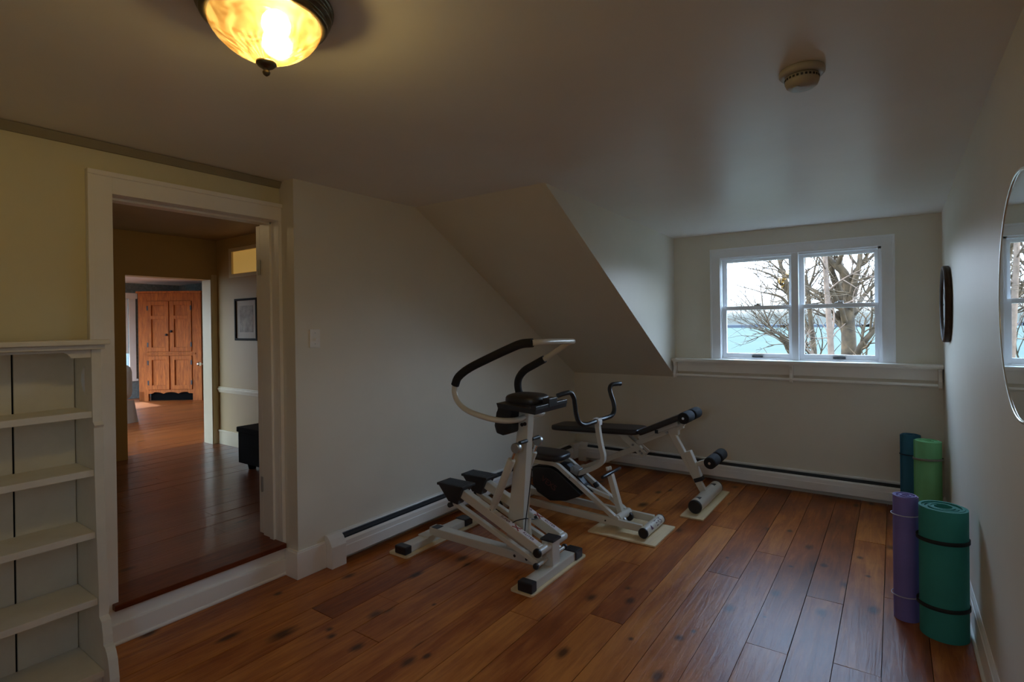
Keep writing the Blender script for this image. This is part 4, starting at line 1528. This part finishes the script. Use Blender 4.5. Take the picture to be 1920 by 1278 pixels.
# ------------------------------------------------------------------ hallway
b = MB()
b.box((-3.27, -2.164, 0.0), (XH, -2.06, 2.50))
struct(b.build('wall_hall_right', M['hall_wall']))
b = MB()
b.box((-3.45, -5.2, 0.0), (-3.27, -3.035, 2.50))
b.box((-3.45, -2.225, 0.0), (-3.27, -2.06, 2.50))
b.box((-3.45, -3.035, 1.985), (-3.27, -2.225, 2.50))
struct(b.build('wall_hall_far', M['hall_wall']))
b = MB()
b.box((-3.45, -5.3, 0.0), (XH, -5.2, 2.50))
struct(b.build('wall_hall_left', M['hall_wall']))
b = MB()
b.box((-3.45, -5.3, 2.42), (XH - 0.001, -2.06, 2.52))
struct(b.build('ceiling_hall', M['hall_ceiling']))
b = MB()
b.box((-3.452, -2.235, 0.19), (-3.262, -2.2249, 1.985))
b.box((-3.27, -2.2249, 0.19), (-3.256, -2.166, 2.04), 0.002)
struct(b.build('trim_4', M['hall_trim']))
b = MB()
b.box((-3.265, -2.178, 0.19), (-0.37, -2.1645, 0.325), 0.002)
b.box((-3.265, -2.184, 0.325), (-0.37, -2.1645, 0.345), 0.004)
struct(b.build('baseboard_hall', M['hall_trim']))
b = MB()
b.box((-3.265, -2.186, 0.775), (-0.37, -2.1645, 0.800), 0.004)
b.box((-3.265, -2.178, 0.755), (-0.37, -2.1645, 0.815), 0.003)
struct(b.build('trim_5', M['hall_trim']))
# open door leaf folded back along the hall side of the entry wall
dr = thing('door_1', None, None, (-0.345, -3.36, ZD0), kind='structure')
b = MB()
b.box((-0.368, -3.358, ZD0 + 0.008), (-0.326, -2.55, ZD1 - 0.006), 0.002)
b.build('leaf', M['trim'], dr)
for z in (0.50, 1.82):
    b = MB()
    b.cyl((-0.322, -3.366, z - 0.045), (-0.322, -3.366, z + 0.045), 0.006, n=12)
    b.box((-0.345, -3.3605, z - 0.045), (-0.322, -3.3575, z + 0.045))
    b.build('hinge', M['dull_metal'], dr)
# transom light in the hall wall
tw = thing('window_2', None, None, (-2.65, -2.164, 2.14), kind='structure')
b = MB()
b.box((-2.96, -2.190, 2.262), (-2.30, -2.1645, 2.300), 0.002)
b.box((-2.96, -2.190, 1.990), (-2.30, -2.1645, 2.026), 0.002)
b.box((-2.96, -2.1895, 2.024), (-2.905, -2.1645, 2.264), 0.002)
b.box((-2.355, -2.1895, 2.024), (-2.30, -2.1645, 2.264), 0.002)
b.build('transom_frame', M['hall_trim'], tw)
b = MB()
b.box((-2.905, -2.1685, 2.026), (-2.355, -2.1650, 2.262))
b.build('pane', M['transom'], tw)
# unseen flush lamp added on the hall ceiling to brighten the hall
hlmp = thing('hall_lamp', 'small flush globe lamp on the hallway ceiling', 'lamp', (-1.7, -4.0, 2.42))
b = MB()
b.lathe([(0.01, -0.001), (0.09, -0.001), (0.09, -0.02), (0.06, -0.03), (0.01, -0.03)], (-1.7, -4.0, 2.42), n=32)
b.build('base_pan', M['bronze'], hlmp)
b = MB()
b.ball((-1.7, -4.0, 2.315), 0.078)
b.build('globe', M['globe'], hlmp)
# framed drawing
pc = thing('framed_picture', 'small black framed drawing on the hallway wall above chair rail', 'picture', (-2.66, -2.164, 1.55))
b = MB()
x0, x1, z0, z1 = -2.868, -2.44, 1.325, 1.762
for lo, hi in (((x0, z0), (x0 + 0.022, z1)), ((x1 - 0.022, z0), (x1, z1)), ((x0 + 0.02, z0 + 0.0005), (x1 - 0.02, z0 + 0.022)), ((x0 + 0.02, z1 - 0.022), (x1 - 0.02, z1 - 0.0005))):
    b.box((lo[0], -2.1855 if lo[0] > x0 and hi[0] < x1 else -2.186, lo[1]), (hi[0], -2.1645, hi[1]), 0.002)
b.build('frame', M['frame_black'], pc)
b = MB()
b.box((x0 + 0.02, -2.172, z0 + 0.02), (x1 - 0.02, -2.168, z1 - 0.02))
b.build('mount', M['paper'], pc)
b = MB()
b.box((x0 + 0.085, -2.1732, z0 + 0.085), (x1 - 0.085, -2.1718, z1 - 0.075))
b.build('drawing', M['sketch'], pc)
# dark chest in the hall
ch = thing('storage_chest', 'black storage chest on feet in the hallway behind the door', 'chest', (-1.6, -2.42, ZD0))
b = MB()
b.box((-2.005, -2.62, 0.245), (-1.20, -2.20, 0.520), 0.006)
b.build('body', M['trunk'], ch)
b = MB()
b.box((-2.015, -2.632, 0.522), (-1.19, -2.192, 0.568), 0.008)
b.build('lid', M['trunk'], ch)
b = MB()
b.box((-1.63, -2.636, 0.47), (-1.57, -2.6205, 0.545), 0.002)
b.build('hasp', M['dull_metal'], ch)
for x in (-1.90, -1.29):
    for y in (-2.55, -2.27):
        b = MB()
        b.cyl((x, y, ZD0 + 0.001), (x, y, 0.247), 0.030, 0.042, n=16)
        b.build('foot', M['trunk'], ch)

# ------------------------------------------------------------------ far room
b = MB()
b.box((-8.7, -4.7, 0.0), (-8.6, -4.40, 2.50))
b.box((-8.7, -2.50, 0.0), (-8.6, -1.95, 2.50))
b.box((-8.7, -4.40, 0.0), (-8.6, -2.50, 0.60))
b.box((-8.7, -4.40, 2.05), (-8.6, -2.50, 2.50))
b.box((-8.7, -1.12, 0.0), (-8.6, -0.15, 2.50))
b.box((-8.7, -1.95, 0.0), (-8.6, -1.12, 0.55))
b.box((-8.7, -1.95, 2.02), (-8.6, -1.12, 2.50))
struct(b.build('wall_far_left', M['wallpaper']))
b = MB()
b.box((-8.6, -0.25, 0.0), (-3.45, -0.15, 2.50))
b.box((-3.45, -2.06, 0.0), (-3.35, -0.15, 2.50))
struct(b.build('wall_far_right', M['wallpaper']))
b = MB()
b.box((-8.7, -4.7, 0.0), (-8.2, -4.6, 2.50))
b.box((-4.0, -4.7, 0.0), (-3.45, -4.6, 2.50))
b.box((-8.2, -4.7, 0.0), (-4.0, -4.6, 0.45))
b.box((-8.2, -4.7, 2.20), (-4.0, -4.6, 2.50))
struct(b.build('wall_far_front', M['wallpaper']))
b = MB()
b.box((-8.7, -4.7, 2.305), (-3.45, -0.15, 2.44))
struct(b.build('ceiling_far', M['white_ceiling']))
fw = thing('window_3', None, None, (-8.6, -1.53, 0.42), kind='structure')
b = MB()
b.box((-8.6, -1.12, 0.51), (-8.572, -1.015, 2.10), 0.003)
b.box((-8.6, -2.06, 0.51), (-8.572, -1.95, 2.10), 0.003)
b.box((-8.6, -2.09, 2.02), (-8.560, -0.99, 2.125), 0.003)
b.box((-8.6, -2.09, 0.51), (-8.560, -0.99, 0.549), 0.003)
b.build('casing', M['trim'], fw)
b = MB()
b.box((-8.655, -1.95, 0.55), (-8.650, -1.12, 2.02))
b.build('pane', M['glass'], fw)
b = MB()
b.box((-8.628, -1.948, 1.02), (-8.624, -1.122, 2.018))
b.build('roller_blind', M['blind'], fw)  # unseen blind added to limit the sun patch on the floor
fw3 = thing('window_6', None, None, (-8.65, -3.45, 0.60), kind='structure')  # unseen window added so that sun bounces warm light into the far room
b = MB()
for lo, hi in (((-4.40, 0.60), (-4.35, 2.05)), ((-2.55, 0.60), (-2.50, 2.05)), ((-4.40, 0.60), (-2.50, 0.65)), ((-4.40, 2.00), (-2.50, 2.05)), ((-3.47, 0.60), (-3.43, 2.05))):
    b.box((-8.68, lo[0], lo[1]), (-8.63, hi[0], hi[1]))
b.build('sash', M['trim'], fw3)
b = MB()
b.box((-8.657, -4.36, 0.64), (-8.653, -2.54, 2.01))
b.build('pane', M['glass'], fw3)
fw2 = thing('window_4', None, None, (-6.0, -4.65, 0.75), kind='structure')  # unseen wide window added to let more sky light into the far room
b = MB()
for lo, hi in (((-8.2, 0.45), (-8.15, 2.20)), ((-4.05, 0.45), (-4.0, 2.20)), ((-8.2, 0.45), (-4.0, 0.50)), ((-8.2, 2.15), (-4.0, 2.20)), ((-6.82, 0.45), (-6.78, 2.20)), ((-5.42, 0.45), (-5.38, 2.20))):
    b.box((lo[0], -4.68, lo[1]), (hi[0], -4.62, hi[1]))
b.build('sash', M['trim'], fw2)
b = MB()
b.box((-8.16, -4.652, 0.49), (-4.04, -4.648, 2.16))
b.build('pane', M['glass'], fw2)
# door of the far room, opened away from us so that only its edge shows
dr2 = thing('door_2', None, None, (-3.46, -2.21, ZD0), kind='structure')
dd = V(-0.905, 0.425, 0).normalized()
nn = V(dd.y, -dd.x, 0) * -1
p0 = V(-3.462, -2.205, 0)
b = MB()
b.obox(p0 + dd * 0.39 + V(0, 0, 1.078), dd * 0.385, nn * 0.019, V(0, 0, 0.880), 0.002)
b.build('leaf', M['hall_trim'], dr2)
for sg in (-1, 1):
    c = p0 + dd * 0.705 + V(0, 0, 1.02)
    b = MB()
    b.cyl(c + nn * 0.019 * sg, c + nn * 0.05 * sg, 0.009, n=12)
    b.ball(c + nn * 0.066 * sg, 0.026)
    b.build('knob', M['chrome'], dr2)

# corner cupboard
cb = thing('corner_cupboard', 'tall orange pine corner cupboard with panelled doors in far room', 'cupboard', (-7.75, -0.75, ZD0))
A = V(-8.045, -1.165, 0)
tu = V(0.80033, 0.59956, 0)
nf = V(0.59956, -0.80033, 0)       # faces us


def CP(u, z, d=0.0):
    return A + tu * u + nf * d + V(0, 0, z)


def cbox(b, u0, u1, z0, z1, d0, d1, bev=0.003):
    return b.obox(CP((u0 + u1) / 2, (z0 + z1) / 2, (d0 + d1) / 2), tu * (u1 - u0) / 2, nf * (d1 - d0) / 2, V(0, 0, (z1 - z0) / 2), bev)


b = MB()
back = [A + tu * 0.06, A + tu * 1.03, A + tu * 1.10 - nf * 0.20, A + tu * 0.62 - nf * 0.62 + V(0, 0, 0), A - tu * 0.05 - nf * 0.20]
b.prism([p + V(0, 0, 0.36) for p in back], (0, 0, 1.72), 0.002)
cbox(b, 0.0, 0.16, 0.19, 2.09, -0.03, 0.012)
cbox(b, 0.93, 1.09, 0.19, 2.09, -0.03, 0.012)
cbox(b, 0.16, 0.93, 1.955, 2.09, -0.03, 0.012)
cbox(b, 0.16, 0.93, 0.99, 1.055, -0.03, 0.014)
cbox(b, 0.10, 0.99, 1.012, 1.036, 0.0, 0.026)
cbox(b, -0.02, 1.11, 2.09, 2.125, -0.03, 0.045, 0.008)
cbox(b, 0.0, 0.09, 0.19, 0.36, -0.03, 0.012)
cbox(b, 0.535, 0.555, 1.055, 1.955, -0.02, 0.010)
b.build('case', M['pine'], cb)
b = MB()
sc = [(0.16, 0.385), (0.93, 0.385)] + [(0.93 - 0.77 * k / 24, 0.318 + 0.028 * abs(sin(pi * 3 * k / 24)) ** 0.7 * (1 if 2 < k < 22 else 0.2)) for k in range(25)]
b.prism([CP(u, z, -0.010) for u, z in sc], nf * 0.020)
b.build('scalloped_apron', M['pine'], cb)
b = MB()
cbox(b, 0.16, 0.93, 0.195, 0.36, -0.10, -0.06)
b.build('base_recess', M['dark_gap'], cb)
for u0, u1 in ((0.165, 0.533), (0.557, 0.925)):
    for nm, z0, z1, rails in (('upper_door', 1.062, 1.948, (1.662,)), ('lower_door', 0.392, 0.984, ())):
        b = MB()
        cbox(b, u0, u0 + 0.07, z0, z1, -0.002, 0.028)
        cbox(b, u1 - 0.07, u1, z0, z1, -0.002, 0.028)
        cbox(b, u0 + 0.066, u1 - 0.066, z0 + 0.001, z0 + 0.075, -0.002, 0.0272)
        cbox(b, u0 + 0.066, u1 - 0.066, z1 - 0.07, z1 - 0.001, -0.002, 0.0272)
        for zr in rails:
            cbox(b, u0 + 0.066, u1 - 0.066, zr - 0.03, zr + 0.03, -0.002, 0.0272)
        cbox(b, u0 + 0.06, u1 - 0.06, z0 + 0.06, z1 - 0.06, -0.012, 0.002, 0.0)
        d_ = b.build(nm, M['pine'], cb)
        if nm == 'upper_door':
            b = MB()
            uk = u1 - 0.03 if u0 < 0.3 else u0 + 0.03
            zk = 1.355 if u0 < 0.3 else 1.415
            b.ball(CP(uk, zk, 0.045), 0.022)
            b.build('knob', M['black'], d_)
        uh = u0 + 0.006 if u0 < 0.3 else u1 - 0.006
        for zh in (z0 + 0.12, z1 - 0.12):
            b = MB()
            cbox(b, uh - 0.012, uh + 0.012, zh - 0.04, zh + 0.04, 0.026, 0.032, 0.002)
            b.build('hinge', M['black'], d_)

# slipcovered armchair, mostly hidden by the door jamb
ac = thing('armchair', 'white slipcovered armchair partly seen at left of far doorway', 'armchair', (-5.85, -2.62, ZD0))
ang = radians(20)
ca, sa_ = cos(ang), sin(ang)


def AR(b):
    for v in b.bm.verts:
        x, y = v.co.x, v.co.y
        v.co.x, v.co.y = -5.85 + x * ca - y * sa_, -2.62 + x * sa_ + y * ca
        v.co.z += ZD0
    return b


b = MB()
b.pillow((-0.36, -0.36, 0.24), (0.36, 0.36, 0.50), n=7)
AR(b).build('seat', M['slipcover'], ac)
b = MB()
b.pillow((-0.37, 0.20, 0.30), (0.37, 0.42, 0.80), n=5)
AR(b).build('backrest', M['slipcover'], ac)
for s_ in (-1, 1):
    b = MB()
    b.pillow((0.29 * s_ - 0.085, -0.36, 0.28), (0.29 * s_ + 0.085, 0.34, 0.60), n=4)
    AR(b).build('armrest', M['slipcover'], ac)
b = MB()
prof = []
for k in range(80):
    t = k / 80
    q = t * 4
    s4, f4 = int(q), q - int(q)
    c4 = [(-0.37, -0.37), (0.37, -0.37), (0.37, 0.41), (-0.37, 0.41), (-0.37, -0.37)]
    x = c4[s4][0] * (1 - f4) + c4[s4 + 1][0] * f4
    y = c4[s4][1] * (1 - f4) + c4[s4 + 1][1] * f4
    prof.append((x, y))
lo = [b.bm.verts.new((x * (1.05 + 0.02 * sin(k * 1.9)), y * (1.05 + 0.02 * sin(k * 1.9)), 0.002)) for k, (x, y) in enumerate(prof)]
hi = [b.bm.verts.new((x * 0.985, y * 0.985, 0.30)) for x, y in prof]
for k in range(80):
    f = b.bm.faces.new((lo[k], lo[(k + 1) % 80], hi[(k + 1) % 80], hi[k]))
    f.smooth = True
b.bm.faces.new(hi)
AR(b).build('skirt', M['slipcover'], ac)
cu_ = MB()
cu_.pillow((-0.17, -0.02, 0.505), (0.20, 0.195, 0.86), n=3)
o = AR(cu_).build('throw_cushion', M['cushion'], origin=(-5.85, -2.62, ZD0 + 0.5))
tag(o, 'mauve cushion on the white armchair', 'cushion')

# ------------------------------------------------------------------ outdoors
b = MB()
b.prism([(-400, 34, -12.2), (1500, 34, -12.2), (2600, 1500, -12.2), (-2600, 1500, -12.2)], (0, 0, 0.2))
struct(b.build('lake', M['water']))
b = MB()
rr = random.Random(5)
for k in range(36):
    x0 = -2600 + 150 * k
    h0, h1 = 3.5 + 1.8 * sin(k * 0.9) + rr.uniform(0, 1.2), 3.5 + 1.8 * sin((k + 1) * 0.9) + rr.uniform(0, 1.2)
    b.prism([(x0, 1300, -12), (x0 + 165, 1300, -12), (x0 + 165, 1300, -12 + h1), (x0 + 82, 1300, -12 + (h0 + h1) / 2 + 0.6), (x0, 1300, -12 + h0)], (0, 120, 0))
struct(b.build('hills', M['hills']))
b = MB()
b.prism([(-60, 0.5, -3.4), (60, 0.5, -3.4), (60, 20, -3.8), (60, 36, -13), (-60, 36, -13), (-60, 20, -3.8)], (0, 0, -0.5))
struct(b.build('lawn', M['grass']))
# plain house body below and roof above, so that the sun only enters by the windows
b = MB()
b.box((-8.75, -5.95, -3.6), (3.35, 0.13, -0.17))
b.box((-8.75, -5.95, -0.17), (-8.71, 0.13, 0.0))
struct(b.build('house_base', M['siding']))
b = MB()
b.prism([(-8.85, -6.1, 2.56), (3.45, -6.1, 2.56), (3.45, -3.0, 3.6), (-8.85, -3.0, 3.6)], (0, 0, 0.08))
b.prism([(-8.85, -3.0, 3.6), (3.45, -3.0, 3.6), (3.45, 0.25, 2.52), (-8.85, 0.25, 2.52)], (0, 0, 0.08))
struct(b.build('house_roof', M['roof']))


def grow(b, p, d, r, ln, depth, rg, up=0.12, twist=0.5):
    """one limb and, by recursion, its side limbs and twigs"""
    n = 4
    pts = [p]
    q = p.copy()
    dv_ = d.copy()
    for k in range(n):
        dv_ = (dv_ + V(rg.uniform(-1, 1), rg.uniform(-1, 1), rg.uniform(-1, 1) + up) * 0.22 * twist * 2).normalized()
        q = q + dv_ * ln / n
        pts.append(q)
    b.tube(pts, r, n=5 if r < 0.02 else 8, sub=2, taper=r * 0.55)
    if depth <= 0:
        return
    kids = rg.choice((2, 3, 3))
    for k in range(kids):
        at = pts[rg.choice((2, 3, 4))]
        nd = (dv_ + V(rg.uniform(-1, 1), rg.uniform(-0.9, 0.9), rg.uniform(-0.6, 0.9)) * 0.95).normalized()
        grow(b, at, nd, max(0.0035, r * rg.uniform(0.42, 0.6)), ln * rg.uniform(0.55, 0.8), depth - 1, rg, up, twist)


def PX(px, py, y):
    """point on the tree row: x and height as read against the window, pushed to depth y"""
    k = (y + 5.18) / 12.18
    x = 2.11 + (px - 1590) / 105
    z = 0.54 + (690 - py) / 98
    return V(2.83 + (x - 2.83) * k, y, 1.45 + (z - 1.45) * k)


def tree(label, limbs, material, base, seed, leaves=(), name='bare_tree'):
    rg = random.Random(seed)
    o = thing(name, label, 'tree', base, group='bare trees outside the window')
    b = MB()
    for pts, r0, r1 in limbs:
        b.tube(pts, r0, n=10, sub=4, taper=r1)
    b.build('trunk', material, o)
    b = MB()
    for pts, r0, r1 in limbs:
        m_ = len(pts)
        for i in range(1, m_):
            steps = 2 if i < m_ - 1 else 3
            for k in range(steps):
                t = (k + rg.random() * 0.8) / steps
                p = pts[i - 1].lerp(pts[i], t)
                if p.z < 0.2:
                    continue
                d = (pts[i] - pts[i - 1]).normalized()
                nd = (d * 0.6 + V(rg.uniform(-1, 1), rg.uniform(-0.7, 0.7), rg.uniform(-0.5, 0.8))).normalized()
                rr_ = r0 + (r1 - r0) * (i - 1 + t) / m_
                grow(b, p, nd, max(0.006, rr_ * 0.42), rg.uniform(0.45, 1.0), 3 if rr_ > 0.03 else 2, rg)
        d = (pts[-1] - pts[-2]).normalized()
        grow(b, pts[-1], d, r1, 0.9, 3, rg)
    b.build('branches', material, o)
    if leaves:
        b = MB()
        for c, n, s_ in leaves:
            for k in range(n):
                p = c + V(rg.gauss(0, s_), rg.gauss(0, s_), rg.gauss(0, s_ * 1.3))
                u = V(rg.uniform(-1, 1), rg.uniform(-1, 1), rg.uniform(-1, 1)).normalized()
                w = u.orthogonal().normalized()
                b.obox(p, u * 0.030, w * 0.018, u.cross(w) * 0.001)
        tag(b.build('leaves', M['leaf'], o), 'clump of yellow leaves', kind='stuff')
    return o


y = 7.0
tree('large bare tree with thick trunk forking in the right window pane',
     [([PX(1588, 1040, y), PX(1592, 800, y), PX(1592, 690, y), PX(1592, 640, y), PX(1590, 575, y)], 0.17, 0.11),
      ([PX(1590, 590, y), PX(1574, 540, y + .1), PX(1562, 500, y - .2), PX(1554, 455, y - .3), PX(1545, 400, y)], 0.075, 0.030),
      ([PX(1592, 580, y), PX(1584, 530, y + .3), PX(1579, 490, y + .4), PX(1590, 440, y + .6)], 0.065, 0.026),
      ([PX(1594, 585, y), PX(1602, 535, y - .3), PX(1612, 490, y - .4), PX(1613, 440, y - .3)], 0.070, 0.030),
      ([PX(1596, 600, y), PX(1615, 560, y + .2), PX(1640, 530, y + .3), PX(1665, 500, y + .3)], 0.050, 0.020),
      ([PX(1596, 690, y), PX(1612, 650, y - .3), PX(1632, 622, y - .4), PX(1660, 585, y - .5)], 0.070, 0.035)],
     M['bark'], (2.11, 7.0, -3.55), 3)
y = 6.2
tree('slim pale bare tree rising straight at left of the right window pane',
     [([PX(1566, 1060, y), PX(1563, 800, y), PX(1562, 690, y), PX(1558, 600, y), PX(1554, 530, y), PX(1551, 440, y), PX(1549, 380, y)], 0.062, 0.034)],
     M['bark_pale'], (1.95, 6.2, -3.52), 8)
y = 7.8
tree('thin dark bare tree bending left beside the window mullion',
     [([PX(1536, 1020, y), PX(1532, 760, y), PX(1531, 670, y), PX(1526, 610, y), PX(1519, 540, y), PX(1512, 505, y)], 0.075, 0.028),
      ([PX(1519, 545, y), PX(1530, 515, y), PX(1538, 480, y)], 0.03, 0.014),
      ([PX(1530, 640, y), PX(1515, 600, y), PX(1505, 575, y)], 0.028, 0.012)],
     M['bark'], (1.5, 7.8, -3.56), 21)
y = 8.4
tree('bare spreading tree with a few yellow leaves across the left window pane',
     [([PX(1512, 1010, y), PX(1506, 780, y), PX(1500, 680, y), PX(1494, 600, y), PX(1484, 540, y), PX(1470, 490, y), PX(1458, 440, y)], 0.10, 0.03),
      ([PX(1492, 590, y), PX(1475, 557, y), PX(1452, 546, y), PX(1430, 541, y)], 0.04, 0.012),
      ([PX(1486, 550, y), PX(1462, 515, y), PX(1436, 500, y), PX(1412, 492, y)], 0.035, 0.010),
      ([PX(1500, 680, y), PX(1475, 635, y), PX(1450, 615, y), PX(1440, 590, y)], 0.05, 0.016),
      ([PX(1503, 720, y), PX(1478, 650, y), PX(1455, 628, y), PX(1435, 622, y)], 0.04, 0.010),
      ([PX(1506, 760, y), PX(1524, 690, y), PX(1522, 664, y), PX(1508, 650, y)], 0.06, 0.02)],
     M['bark'], (1.3, 8.4, -3.57), 34, leaves=((PX(1473, 523, y), 60, 0.055),))

for o in bpy.data.objects:
    if '_o' in o.keys():
        del o['_o']
